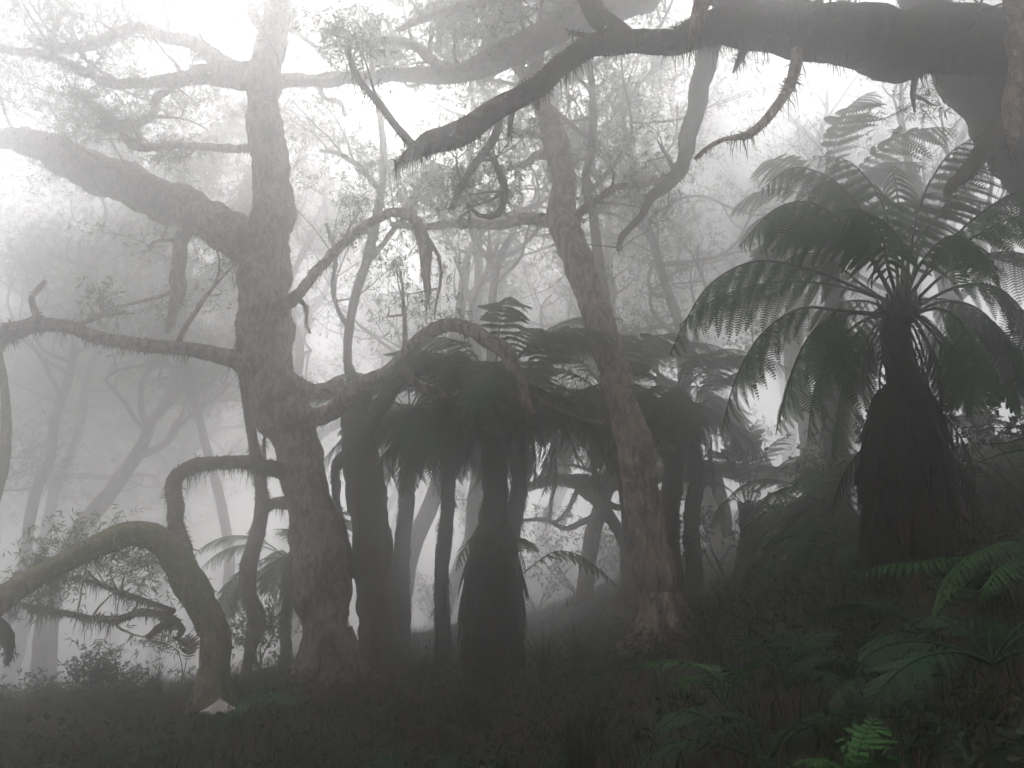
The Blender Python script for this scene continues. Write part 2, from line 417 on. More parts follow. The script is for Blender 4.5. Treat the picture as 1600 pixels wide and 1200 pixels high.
# 1 the big double-bent trunk left of centre
tree('stout grey-brown tree with a kinked trunk and a bent limb hooked over the tree ferns', [
    (510, 1050, 84), (505, 950, 78), (502, 880, 84), (486, 800, 72), (466, 700, 72), (440, 640, 82), (420, 560, 74), (413, 470, 76),
    (412, 400, 72), (426, 330, 62), (424, 250, 56), (412, 180, 54), (414, 110, 50), (427, 50, 42), (432, 0, 38), (436, -90, 34), (420, -200, 26)], (11.3, 11.6, 12.0, 12.6, 13.2), [
    dict(p=[(412, 400, 60), (350, 360, 58), (280, 322, 56), (205, 292, 62), (130, 262, 56), (70, 228, 44), (0, 214, 28), (-80, 225, 20)], d=(12, 16, 19), sub=8, lump=.32, moss=300, ml=0.16, sl=1.8, lev=2),
    dict(p=[(400, 570, 40), (375, 566, 28), (330, 550, 24), (260, 541, 22), (200, 538, 21), (150, 526, 20), (100, 510, 20), (60, 512, 22), (20, 520, 28), (-30, 548, 30)], d=(11.5, 10.4, 10.0), moss=240, ml=0.12, hang=90, sub=2),
    dict(p=[(62, 508, 12), (58, 490, 10), (50, 466, 9), (62, 450, 8), (72, 438, 5)], d=(10.1, 10.0), moss=60),
    dict(p=[(414, 125, 44), (350, 116, 38), (290, 118, 22), (230, 130, 16), (170, 130, 14), (120, 108, 13), (60, 84, 13), (-20, 72, 12)], d=(12.8, 13.5, 14.5), sub=15, sl=1.7, lev=2, moss=150),
    dict(p=[(400, 112, 30), (350, 102, 26), (310, 70, 22), (262, 58, 18), (212, 44, 17), (170, 62, 18), (110, 76, 16), (50, 60, 12)], d=(12.8, 14.5), sub=12, sl=1.7, lev=2),
    dict(p=[(300, 120, 12), (245, 150, 12), (235, 180, 14), (200, 200, 10)], d=(13.5, 14), sub=2, hang=60),
    dict(p=[(412, 234, 20), (385, 233, 13), (330, 231, 12), (260, 228, 12), (207, 226, 13), (185, 197, 11), (150, 166, 9), (110, 145, 6)], d=(12.6, 13, 13.6), sub=8, lev=2),
    dict(p=[(300, 325, 20), (284, 372, 22), (280, 410, 20), (280, 450, 18), (272, 490, 16), (262, 520, 8)], d=(13.6, 13.6), sub=3, hang=120, moss=200),
    dict(p=[(440, 480, 26), (458, 464, 20), (482, 438, 16), (520, 396, 14), (560, 360, 14), (600, 336, 14), (630, 332, 15), (655, 350, 18), (665, 385, 20), (668, 430, 15), (667, 470, 5)], d=(11.3, 10, 9.6), sub=2, beard=26, hang=60, tipleaf=1),
    dict(p=[(470, 470, 8), (480, 485, 6), (478, 505, 5), (486, 520, 3)], d=(11, 11)),
    dict(p=[(450, 640, 50), (495, 656, 28), (530, 636, 28), (558, 606, 26), (610, 582, 24), (650, 541, 24), (690, 512, 22), (725, 514, 22), (762, 530, 24), (795, 556, 26), (812, 600, 26), (828, 650, 18)], d=(11.3, 10.6, 9.6, 9.4), sub=2, hang=40, subup=0.3, moss=60),
    dict(p=[(630, 575, 18), (650, 600, 14), (675, 608, 12), (700, 622, 9)], d=(10.1, 10)),
    dict(p=[(445, 590, 30), (475, 603, 20), (510, 610, 24), (540, 606, 26)], d=(11.6, 11.3), moss=260, ml=0.14),
    dict(p=[(440, 126, 26), (500, 122, 12), (545, 118, 12), (600, 118, 10), (660, 105, 7)], d=(12.8, 13), sub=3),
    dict(p=[(492, 124, 8), (500, 140, 8), (510, 156, 8), (532, 160, 7), (540, 180, 5)], d=(12.8, 12.8)),
    dict(p=[(430, 30, 20), (470, 55, 8), (510, 90, 6), (530, 112, 4)], d=(13, 13), sub=3),
    dict(p=[(425, 60, 22), (395, 20, 14), (388, -30, 10), (370, -90, 8)], d=(13, 13.4), sub=4, lev=2),
    dict(p=[(420, -100, 26), (360, -160, 18), (280, -190, 14), (200, -180, 10)], d=(13.2, 13.6), sub=8, lev=2, sl=1.8),
    dict(p=[(425, -100, 26), (500, -150, 18), (580, -170, 14), (640, -150, 10)], d=(13.2, 13.0), sub=8, lev=2, sl=1.8),
], bark='bark_red', moss=1500)

# 2 second upright trunk just behind
tree('dark mossy upright trunk close behind the kinked tree, thin pale stem rising from its top', [
    (592, 1012, 66), (590, 960, 62), (586, 900, 62), (577, 800, 58), (563, 720, 56), (560, 660, 54), (562, 625, 40), (556, 600, 22), (544, 570, 13), (545, 520, 13), (556, 460, 14), (575, 400, 14), (590, 330, 12), (600, 250, 10), (590, 150, 9)],
    (12.2, 12.4, 12.8, 13.6), [
    dict(p=[(575, 650, 34), (600, 628, 26), (618, 598, 22), (634, 578, 18)], d=(12.5, 11.5)),
    dict(p=[(548, 510, 10), (530, 490, 7), (520, 450, 7), (525, 400, 6), (510, 350, 5)], d=(12.9, 13.5), sub=5),
    dict(p=[(572, 410, 10), (600, 380, 8), (622, 350, 8), (650, 330, 6)], d=(13.2, 13.8), sub=5, lev=2),
    dict(p=[(595, 300, 9), (560, 260, 8), (530, 240, 7), (500, 235, 5)], d=(13.4, 14), sub=4, lev=1),
    dict(p=[(558, 700, 30), (525, 735, 14), (528, 790, 12), (540, 850, 14), (548, 900, 12)], d=(12.4, 12.0), moss=220),
], bark='bark_dark', moss=2600)

# 3 arched tree at the left
tree('greenish lichened tree arching low over to the left, white cloth at its foot', [
    (330, 1100, 58), (334, 1045, 50), (334, 1000, 46), (318, 955, 46), (292, 908, 46), (266, 862, 46), (236, 838, 42), (200, 836, 38), (160, 850, 36), (110, 875, 34), (60, 900, 34), (20, 926, 38), (-40, 960, 44), (-120, 985, 46)],
    (9.3, 9.2, 8.9, 8.2, 7.6), [
    dict(p=[(342, 1010, 30), (336, 975, 26), (318, 930, 22), (303, 890, 22), (286, 848, 22), (274, 806, 24), (272, 765, 24), (290, 732, 22), (330, 723, 22), (385, 724, 22), (440, 738, 26), (480, 760, 30)], d=(9.3, 9.5, 10.4, 11.8), moss=180, ml=0.14, hang=70, hl=0.3, bark='bark'),
    dict(p=[(270, 885, 22), (292, 905, 18), (306, 925, 14), (314, 940, 12)], d=(9.1, 9.2)),
    dict(p=[(275, 975, 20), (255, 960, 14), (220, 956, 12), (190, 968, 10), (160, 966, 10), (110, 960, 9), (60, 950, 8), (10, 940, 6)], d=(9.5, 9.8, 10), sub=5, hang=120, moss=200, lev=1, sl=0.7, bark='bark_dark', subup=0.1),
    dict(p=[(270, 970, 14), (245, 985, 12), (228, 996, 6)], d=(9.4, 9.2), hang=120, bark='bark_dark'),
    dict(p=[(275, 975, 12), (285, 985, 10), (276, 1000, 5)], d=(9.4, 9.2), hang=60, bark='bark_dark'),
    dict(p=[(270, 955, 10), (200, 930, 9), (160, 915, 7), (120, 900, 5)], d=(9.6, 10.4), sub=6, hang=80, lev=1, sl=0.8, bark='bark_dark', subup=0.2),
], bark='bark_green', moss=900)

# 4 shaggy hanging stem
tree('thin shaggy crooked stem left of the kinked trunk, furred with moss all the way down', [
    (384, 1062, 16), (390, 1020, 16), (401, 970, 24), (388, 930, 24), (388, 885, 26), (402, 835, 24), (410, 790, 22), (404, 740, 18), (394, 680, 14), (384, 620, 13), (376, 570, 10), (372, 500, 8)],
    (12.6, 12.4, 12.2), [
    dict(p=[(405, 800, 14), (425, 788, 18), (460, 785, 22)], d=(12.3, 12.3), hang=80),
        dict(p=[(410, 770, 10), (414, 745, 8), (412, 700, 6), (420, 660, 5)], d=(12.3, 12.3)),
], bark='bark', moss=4200)

# 5 leaning trunk right of centre
tree('reddish-brown trunk leaning left in the middle, bark flaking low and fading upward', [
    (1034, 990, 76), (1028, 930, 64), (1014, 845, 60), (1002, 765, 56), (990, 690, 52), (972, 622, 50), (955, 560, 46), (932, 492, 46), (912, 432, 46), (890, 376, 48), (878, 332, 42), (882, 290, 38), (873, 240, 40), (857, 192, 34), (842, 150, 30), (838, 90, 24), (850, 20, 18)],
    (9.0, 9.3, 10.2, 11.6, 13.2), [
    dict(p=[(880, 350, 30), (850, 345, 22), (815, 342, 18), (770, 351, 14), (715, 350, 14), (660, 356, 12), (610, 350, 8)], d=(11.9, 12.6, 13), sub=4),
    dict(p=[(868, 220, 16), (830, 210, 11), (795, 206, 10)], d=(12.6, 13), sub=2),
    dict(p=[(868, 230, 20), (830, 250, 12), (795, 262, 10), (760, 270, 8)], d=(12.6, 14), sub=3),
    dict(p=[(888, 360, 22), (905, 335, 12), (935, 308, 11), (975, 291, 11), (1025, 284, 13), (1055, 265, 15)], d=(11.8, 11.2, 10.8), sub=3),
    dict(p=[(842, 150, 26), (880, 90, 18), (930, 40, 14), (960, -20, 10)], d=(13, 13.4), sub=7, lev=2),
    dict(p=[(842, 140, 24), (790, 80, 16), (740, 50, 12), (690, 40, 8)], d=(13, 14), sub=7, lev=2),
    dict(p=[(1022, 965, 24), (992, 992, 16), (965, 1012, 9)], d=(9.0, 8.8)),
    dict(p=[(1046, 965, 24), (1075, 988, 15), (1098, 1004, 8)], d=(9.0, 8.8)),
], bark='bark_red', moss=1700)

# 6 the great overhead limb at the upper right
tree('massive dark limb reaching left across the top from a tree at the right edge', [
    (1820, 900, 150), (1800, 700, 140), (1770, 520, 132), (1700, 370, 124), (1622, 255, 112), (1556, 168, 92), (1500, 95, 80), (1445, 15, 64), (1400, -100, 54), (1385, -260, 44)],
    (7.4, 7.4), [
    dict(p=[(1780, 520, 120), (1830, 300, 112), (1790, 150, 108), (1700, 84, 104), (1600, 66, 100), (1530, 62, 100), (1460, 64, 102), (1400, 66, 104), (1330, 60, 92), (1260, 50, 78), (1180, 44, 68), (1110, 46, 52), (1060, 62, 40), (985, 68, 34), (925, 68, 34), (872, 104, 32), (832, 140, 32), (790, 162, 34), (745, 192, 38), (700, 216, 38), (660, 228, 34), (636, 246, 14), (618, 256, 4)], d=(7.3, 6.4, 6.0, 5.9, 5.9, 6.0, 6.4), moss=420, hang=120, hl=0.2, sub=4, subup=0.3),
    dict(p=[(1310, 40, 60), (1240, 22, 46), (1170, 6, 40), (1100, -10, 34), (1020, -40, 26), (940, -80, 20)], d=(6.2, 6.6), sub=6, hang=40, lev=2),
    dict(p=[(1245, 80, 20), (1241, 105, 17), (1226, 150, 16), (1196, 190, 15), (1168, 212, 12), (1132, 218, 7), (1102, 234, 7), (1088, 248, 4)], d=(5.6, 5.3), moss=120, bark='bark_red', beard=30),
    dict(p=[(1100, -20, 22), (1095, 10, 24), (1086, 40, 20), (1078, 78, 5)], d=(5.0, 5.0), bark='bark_red'),
    dict(p=[(1162, 70, 22), (1156, 90, 12), (1146, 114, 3)], d=(5.9, 5.8)),
    dict(p=[(1600, -60, 44), (1592, 0, 40), (1590, 90, 36), (1586, 160, 30), (1586, 205, 22), (1578, 240, 5)], d=(5.3, 5.2), bark='bark_red'),
    dict(p=[(1610, 160, 50), (1556, 216, 34), (1515, 260, 26), (1485, 292, 16), (1478, 310, 5)], d=(6.5, 6.1)),
    dict(p=[(650, 232, 16), (622, 200, 13), (592, 165, 12), (568, 135, 11), (550, 100, 9), (545, 70, 6)], d=(6.4, 6.6), beard=60, sub=3, sl=0.6),
    dict(p=[(980, 62, 26), (955, 45, 34), (930, 15, 34), (905, -20, 30), (880, -80, 22)], d=(6.3, 6.8), sub=3, beard=20),
    dict(p=[(1110, 40, 40), (1102, 110, 32), (1092, 150, 30), (1082, 200, 28), (1072, 245, 24), (1050, 285, 20), (1022, 303, 17), (1008, 322, 14), (998, 342, 12), (972, 372, 10), (965, 392, 5)], d=(9.0, 10.2, 10.4), moss=60, sub=4, beard=14, hang=30),
    dict(p=[(784, 180, 10), (772, 218, 13), (748, 250, 13), (722, 288, 13), (704, 328, 9)], d=(8.2, 8.8), sub=4, sl=0.7, hang=40),
    dict(p=[(764, 238, 8), (778, 270, 11), (786, 300, 12), (776, 334, 10), (750, 336, 7), (730, 318, 5)], d=(8.5, 8.8), sub=3, sl=0.6),
    dict(p=[(800, 170, 8), (796, 190, 9), (794, 214, 4)], d=(6.3, 6.3)),
    dict(p=[(840, 135, 8), (838, 158, 10), (841, 172, 3)], d=(6.3, 6.3)),
    dict(p=[(935, 60, 12), (905, 54, 8), (890, 50, 5)], d=(6.3, 6.1)),
    dict(w=[(4.67, 7.4, 8.8, .18), (3.6, 4.5, 9.0, .16), (1.2, 2.0, 9.6, .13), (-1.6, -0.5, 9.4, .10), (-4.0, -2.5, 9.0, .05)], sub=26, lev=2, sl=2.0, moss=20, hang=5),  # this and the next two: unseen limbs added above the camera for shade
    dict(w=[(4.67, 7.4, 8.8, .18), (5.0, 3.5, 9.2, .16), (4.2, 0.0, 9.4, .12), (2.6, -3.5, 9.2, .06)], sub=24, lev=2, sl=2.0, moss=20, hang=5),
    dict(w=[(4.67, 7.4, 8.8, .18), (8.0, 5.0, 9.0, .15), (9.5, 2.0, 8.8, .10), (10.0, -2.0, 8.6, .05)], sub=22, lev=2, sl=2.0, moss=20, hang=5),
], bark='bark_dark', moss=800, lpt=40, lsp=0.14, ll=0.10)

# 7 tree whose limb slants down through the upper middle
tree('pale forked tree behind the overhead limb, its thick arm slanting down to the left', [
    (1690, 880, 56), (1672, 600, 54), (1650, 300, 52), (1600, 0, 50), (1490, -240, 48), (1300, -330, 46), (1130, -190, 46), (1040, -50, 46), (1000, 0, 44)],
    (12.8, 12.8, 12.8, 12.6, 12.4), [
    dict(p=[(1020, -10, 50), (960, 8, 50), (900, 30, 48), (850, 56, 44), (790, 86, 42), (742, 106, 34), (700, 118, 26), (640, 114, 22), (560, 124, 20), (500, 128, 12), (445, 130, 8)], d=(12.4, 11.6, 11.4), sub=12, hang=25, lev=2),
    dict(p=[(706, 118, 20), (668, 88, 15), (638, 68, 14), (590, 62, 12), (545, 60, 10)], d=(11.5, 11.8), sub=4, lev=2),
    dict(p=[(860, -10, 14), (800, -6, 14), (740, 6, 13), (690, 20, 12), (645, 36, 11), (622, 46, 7)], d=(9.8, 9.6), sub=5, lev=1, sl=0.8),
    dict(p=[(960, 20, 18), (900, 10, 16), (850, -10, 14), (780, -40, 12)], d=(12, 12), sub=9, lev=2, sl=1.6),
    dict(p=[(1010, -100, 26), (1120, -160, 18), (1250, -170, 14)], d=(12.4, 12), sub=8, lev=2, sl=1.7),
    dict(p=[(1000, -100, 26), (900, -190, 18), (780, -210, 14), (650, -190, 10)], d=(12.4, 12), sub=9, lev=2, sl=1.7),
], bark='bark', moss=500)

# 8 slender stem at the left edge
tree('slender pale stem at the very left edge of the view', [
    (-70, 1060, 20), (-50, 900, 16), (-14, 800, 14), (5, 730, 14), (9, 660, 14), (5, 595, 11), (-12, 520, 9), (-40, 420, 7)], (10, 10), [
    dict(p=[(-70, 915, 24), (-30, 945, 30), (0, 985, 26), (13, 1010, 16), (9, 1040, 3)], d=(8.2, 8.2), moss=260, bark='bark_dark', hang=60),
], bark='bark_green', moss=300)

tree('misty tree with a long level limb sagging left behind the fern trunks, right of centre', [
    (1290, 950, 44), (1285, 860, 42), (1280, 780, 42), (1275, 730, 44), (1262, 660, 34), (1240, 560, 26), (1250, 460, 20)], (15.5, 15.5), [
    dict(p=[(1275, 735, 36), (1200, 742, 24), (1110, 733, 22), (1040, 742, 26), (980, 752, 30), (920, 758, 26), (862, 748, 18), (815, 768, 10), (790, 800, 5)], d=(15.4, 15), moss=120, hang=60, sub=7, lev=1, lump=.2),
    dict(p=[(905, 758, 20), (938, 792, 20), (968, 830, 18), (990, 880, 16)], d=(15, 14.8), sub=1, subup=0.0),
    dict(p=[(925, 770, 12), (965, 792, 11), (1000, 790, 8)], d=(15, 15)),
    dict(p=[(935, 800, 11), (890, 826, 8), (850, 812, 7), (800, 815, 4)], d=(15, 15.4), sub=2, sl=.6),
    dict(p=[(868, 752, 7), (862, 785, 6), (858, 812, 4)], d=(15, 15)),
    dict(p=[(905, 760, 8), (885, 800, 7), (862, 818, 4)], d=(15, 15)),
    dict(p=[(1110, 735, 22), (1130, 790, 20), (1140, 840, 16)], d=(15.2, 15.2)),
], bark='bark', moss=500)

# ---- foggy trees further back: grown whole, each its own thing
def far_tree(label, px, d, h, r, lean, seed, kids=4, per=16, path=None, group=None, bark='bark', lev=3, ll=0.15, gn=0.42, limbs=7):
    global R
    R = random.Random(seed)
    x = (px - 800) / F * d / cp * 0.985; z = gz(x, d)
    root = thing('misty_tree', label, 'tree', (x, d, z), group)
    p = np.array([x, d, z - 0.4]); pts = [p]; rs = [r * 1.35]
    n = 14; dr = nrm(np.array([lean[0], lean[1], 1.0]))
    for i in range(1, n + 1):
        t = i / n
        dr = nrm(dr + np.array([R.gauss(0, 0.16), R.gauss(0, 0.12), 0.05]))
        p = p + dr * (h * 0.66 / n); pts.append(p); rs.append(r * (1.08 - 0.6 * t))
    mb = MB(); q, rr = smooth_path(pts, rs, 0.3)
    tube(mb, q, rr, 9, 0.15, 2, R.random() * 9); mb.obj('trunk', M[bark], root, True)
    tubes = []; tips = []
    for k in range(limbs):
        i = int(len(q) * R.uniform(0.52 if seed < 140 else 0.62, 0.99)); a = 2 * math.pi * (k / limbs) + R.uniform(-0.5, 0.5)
        dd = np.array([math.cos(a), math.sin(a), R.uniform(0.05, 0.8)])
        grow(tubes, tips, q[i], dd, h * R.uniform(0.17, 0.27), rr[i] * R.uniform(0.45, 0.75), lev - 1, gn, 0.05, 0.85, kids)
    grow(tubes, tips, q[-1], dr, h * 0.3, rr[-1] * 0.8, lev - 1, gn, 0.1, 0.85, kids)
    tm = MB(); big = [t_ for t_ in tubes if t_[2] == lev - 1]
    for pts_, rs_, lv in big:
        b = MB(); tube(b, pts_, np.maximum(rs_, 0.006), 7); b.obj('branch', M[bark], root, True)
    for pts_, rs_, lv in tubes:
        if lv < lev - 1: tube(tm, pts_, np.maximum(rs_, 0.006), 4 if rs_[0] > 0.02 else 3)
    if tm.n: tm.obj('twigs', M[bark], root)['kind'] = 'stuff'
    if tips and per:
        lf = leaves([t_[0] for t_ in tips], [t_[1] for t_ in tips], per, 0.34, ll, ll * 0.15); lf.obj('crown', M['leaf'], root)
    print('FAR', seed, 'tips', len(tips))
    return root

FT = [
 ('ghostly tree leaning right behind the arched trunk at far left', 128, 17.5, 17, .27, (-.16, .1), 101),
 ('faint straight tree beside the left edge, lost in fog', 36, 24, 23, .22, (.02, 0), 102),
 ('faint fog-bleached tree between left edge and kinked trunk, low looping boughs', 262, 30, 27, .24, (.05, .1), 103),
 ('pale tree straight behind the kinked trunk', 470, 26, 23, .28, (0, 0), 105),
 ('misty tree behind the dark mossy trunk and the first fern', 640, 17.5, 14, .22, (-.12, 0), 106),
 ('bleached tree just right of the tall fern with the brown skirt', 830, 30, 22, .30, (.08, 0), 107),
 ('misty many-armed tree low in the gap behind the leaning trunk', 975, 15.5, 9.5, .20, (-.25, .1), 108),
 ('misty crooked tree between the leaning trunk and the thin fern', 1130, 17.5, 13, .26, (-.30, .1), 109),
 ('dim tree behind the large right-hand fern', 1290, 19, 13, .30, (.05, 0), 110),
 ('very faint tree in the bright fog under the overhead limb', 1210, 29, 22, .28, (.06, 0), 111),
 ('dim tree on the bank behind the right edge ferns', 1560, 14, 11, .24, (-.06, 0), 112),
 ('faint tree at upper left beyond the big mossy arm', 190, 36, 31, .32, (0, 0), 113),
 ('faintest tree behind the bright opening at upper centre', 620, 38, 30, .30, (0, 0), 114),
 ('faint broad tree behind the forked one', 930, 38, 28, .32, (0, 0), 115),
 ('bleached tree outside the left edge, its boughs reaching in', -60, 17, 16, .30, (.02, 0), 116),
 ('faint tree on the slope beyond the right fern crown', 1480, 29, 19, .30, (0, 0), 117),
]
FT += [
 ('tall pale tree whose leafy top fills the upper left corner', 10, 22, 25, .20, (.03, 0), 140),
 ('tall pale tree with leafy top just left of the kinked trunk', 385, 26, 27, .20, (.0, 0), 141),
 ('tall pale tree with leafy top just right of the kinked trunk', 565, 22, 25, .20, (.0, 0), 142),
 ('tall pale tree with leafy top under the slanting arm', 690, 24, 26, .22, (.0, 0), 143),
 ('tall pale tree with leafy top between slanting arm and great limb', 990, 22, 25, .20, (.0, 0), 144),
 ('tall pale tree with leafy top under the great limb', 1260, 23, 25, .20, (.0, 0), 145),
 ('furthest grey tree above the arched trunk', 60, 42, 30, .3, (0, 0), 130), ('furthest grey tree just left of the kinked trunk', 330, 44, 30, .3, (0, 0), 131),
 ('furthest grey tree just right of the kinked trunk', 520, 40, 26, .3, (0, 0), 132), ('furthest grey tree above the central tree ferns', 760, 44, 30, .3, (0, 0), 133),
 ('furthest grey tree right of the leaning trunk', 1040, 42, 28, .3, (0, 0), 134), ('furthest grey tree left of the great fern crown', 1170, 36, 24, .3, (0, 0), 135),
 ('furthest grey tree above the great fern crown', 1360, 42, 26, .3, (0, 0), 136), ('furthest grey tree past the left edge', -120, 36, 28, .3, (0, 0), 137),
 ('pale twisting tree standing behind the upper half of the leaning trunk', 905, 16.0, 19, .17, (.02, 0), 119),
 ('pale contorted tree in the bright fog left of the leaning trunk', 745, 18.0, 18, .18, (.03, 0), 120),
 ('pale contorted tree rising out of the fog between the leaning trunk and the great fern', 1105, 19.0, 17, .17, (-.03, 0), 121),
]
for (lb, px, d, h, r, ln, sd) in FT:
    k_ = 1.2 if 16 < d and sd < 119 else 1.0
    if sd >= 140: R = random.Random(sd)
    far_tree(lb, px, d * k_, min(h * k_, 28.0), r * k_, ln, sd, kids=4, per={140: 26, 141: 26, 142: 22, 143: 26, 144: 24, 145: 16, 130: 9, 131: 9, 132: 9, 133: 9, 134: 9, 135: 9, 136: 9, 137: 9, 113: 10, 114: 10, 115: 10, 107: 14, 103: 14, 105: 14, 102: 16, 106: 6, 109: 2, 110: 2, 112: 3, 111: 12, 117: 6, 121: 14, 119: 22, 120: 22}.get(sd, 24 if d < 26 else 18), ll=0.16 if d < 24 else 0.30 if d < 34 else 0.42)

# ------------------------------------------------------------------ ferns
def pinna_mesh(n=20, w=0.17, droop=0.22, nm='pinna', seed=0, curl=1.0):
    """unit-length pinna along +X: a midrib with paired narrow pinnules, bending down"""
    rg = random.Random(seed); mb = MB(); V = []; Q = []; T = []
    def z(x): return -droop * x ** 1.8
    for i in range(n):
        t = (i + 0.3) / n; env = (min(1, t * 4 + 0.45)) * (1 - t ** 3.0) ** 0.9 + 0.03
        for s in (-1, 1):
            L = w * env * rg.uniform(0.9, 1.08); hw = 0.50 / n
            x0_ = t; xe = t + L * 0.35; b = len(V)
            V += [(x0_ - hw, 0, z(x0_)), (x0_ + hw, 0, z(x0_)), (x0_ + hw * 0.92 + L * 0.18, s * L * 0.6, z(x0_) - L * 0.06 * curl), (x0_ - hw * 0.78 + L * 0.18, s * L * 0.6, z(x0_) - L * 0.06 * curl), (xe, s * L, z(x0_) - L * 0.3 * curl)]
            Q.append((b, b + 1, b + 2, b + 3)); T.append((b + 3, b + 2, b + 4))
    xs = np.linspace(0, 0.97, 6); b = len(V)
    for x in xs:
        hw = 0.010 * (1 - x) + 0.002
        V += [(x, -hw, z(x) + 0.004), (x, hw, z(x) + 0.004)]
    for i in range(5): Q.append((b + 2 * i, b + 2 * i + 1, b + 2 * i + 3, b + 2 * i + 2))
    return np.array(V), np.array(Q), np.array(T)

PIN_HI = [pinna_mesh(22, 0.19, dr, seed=k, curl=0.4) for k, dr in enumerate((0.28, 0.45, 0.62))]
PIN_LO = [pinna_mesh(13, 0.17, dr, seed=9 + k) for k, dr in enumerate((0.2, 0.35, 0.55))]
PIN_SHORT = [pinna_mesh(10, 0.14, dr, seed=19 + k) for k, dr in enumerate((0.1, 0.25))]

def frond_frames(pts, npair, Lmax, start=0.2, hang=0.35, fwd=0.45, peak=0.45, tipw=0.12, rg=None):
    """yields 4x4 matrices for the pinnae of a frond along the rachis pts (Nx3)"""
    rg = rg or R
    pts = np.asarray(pts); seg = np.linalg.norm(np.diff(pts, axis=0), axis=1); cum = np.concatenate([[0], np.cumsum(seg)]); tot = cum[-1]
    up = np.array([0, 0, 1.0]); out = []
    for i in range(npair):
        v = (i + 0.5) / npair; t = start + (1 - start) * (1 - (1 - v) ** 1.25); s = t * tot
        p = np.array([np.interp(s, cum, pts[:, k]) for k in range(3)])
        q = np.array([np.interp(min(s + 0.02 * tot, tot), cum, pts[:, k]) for k in range(3)])
        q0 = np.array([np.interp(max(s - 0.02 * tot, 0), cum, pts[:, k]) for k in range(3)])
        T = nrm(q - q0)
        side = np.cross(T, up)
        if np.linalg.norm(side) < 0.15: side = np.array([1.0, 0, 0])
        if out and last.dot(side) < 0: side = -side
        side = nrm(side); 
        if out: side = nrm(side * 0.4 + last * 0.6)
        last = side
        u = (t - start) / (1 - start)
        L = Lmax * ((u / peak) ** 0.55 if u < peak else (1 - ((u - peak) / (1 - peak)) ** 1.6) * (1 - tipw) + tipw)
        for sg in (-1, 1):
            LL = L * rg.uniform(0.9, 1.06)
            X = nrm(side * sg + T * (fwd + 0.5 * u) + np.array([0, 0, -hang]) + np.array([rg.gauss(0, .05), rg.gauss(0, .05), rg.gauss(0, .05)]))
            Y = nrm(T - X * T.dot(X)); Z = np.cross(X, Y)
            if Z[2] < 0: Y = -Y; Z = -Z
            m = np.eye(4); m[:3, 0] = X * LL; m[:3, 1] = Y * LL; m[:3, 2] = Z * LL; m[:3, 3] = p
            out.append(m)
    return out

def arch(L, rise, droop, n=12, sideways=0.0):
    p = np.array([0.0, 0, 0]); pts = [p.copy()]; a = rise
    for i in range(n):
        t = (i + 1) / n; a = rise - droop * t ** 1.3
        p = p + np.array([math.cos(a), sideways * t, math.sin(a)]) * L / n; pts.append(p.copy())
    return np.array(pts)

def frond_mesh(nm, L, rise, droop, npair, Lmax, pins, mat, r0=0.014, **k):
    pts = arch(L, rise, droop, sideways=k.pop('sideways', 0.0)); mb = MB()
    tube(mb, pts, np.linspace(r0, r0 * 0.2, len(pts)), 4)
    for m in frond_frames(pts, npair, Lmax, hang=0.2, **k):
        V, Q, T = pins[R.randrange(len(pins))]
        mb.add(V @ m[:3, :3].T + m[:3, 3], Q, T)
    me = mb.mesh(nm); me.materials.append(mat); return me

R = random.Random(5)
def fronds_set(pre, mat, L=1.9, np_=17, Lm=0.46, pins=PIN_LO):
    v = []
    for rise, droop in ((1.15, 1.3), (0.95, 1.6), (0.7, 1.6), (0.45, 1.5), (0.15, 1.25), (1.2, 0.7), (0.25, 2.0), (0.75, 2.5), (-0.35, 1.0)):
        v.append(frond_mesh('frond', L, rise, droop, np_, Lm, pins, mat, sideways=R.uniform(-.12, .12)))
    return v
TF = fronds_set('tree_fern', M['fern'])                     # tree fern fronds, 1.9 m
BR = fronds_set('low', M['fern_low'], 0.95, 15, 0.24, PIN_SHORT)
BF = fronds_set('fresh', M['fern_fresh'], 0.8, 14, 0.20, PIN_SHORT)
DEAD = []
for k in range(4):
    mb = MB(); L = 0.95; pts = arch(L, -0.5 - 0.1 * k, 1.05, 10, R.uniform(-.1, .1)); tube(mb, pts, np.linspace(0.012, 0.004, len(pts)), 4)
    for m in frond_frames(pts, 13, 0.20, start=0.1, hang=1.6, fwd=0.8):
        V, Q, T = PIN_SHORT[R.randrange(2)]
        mb.add((V * np.array([1, 0.45, 2.0])) @ m[:3, :3].T + m[:3, 3], Q, T)
    me = mb.mesh('dead_frond'); me.materials.append(M['dead']); DEAD.append(me)

def put(me, name, parent, loc, yaw, scale=1.0, tilt=0.0, roll=0.0):
    o = bpy.data.objects.new(name, me); C.objects.link(o); o.parent = parent
    o.matrix_local = Matrix.Translation(Vector(loc)) @ Matrix.Rotation(yaw, 4, 'Z') @ Matrix.Rotation(-tilt, 4, 'Y') @ Matrix.Rotation(roll, 4, 'X') @ Matrix.Scale(scale, 4)
    return o

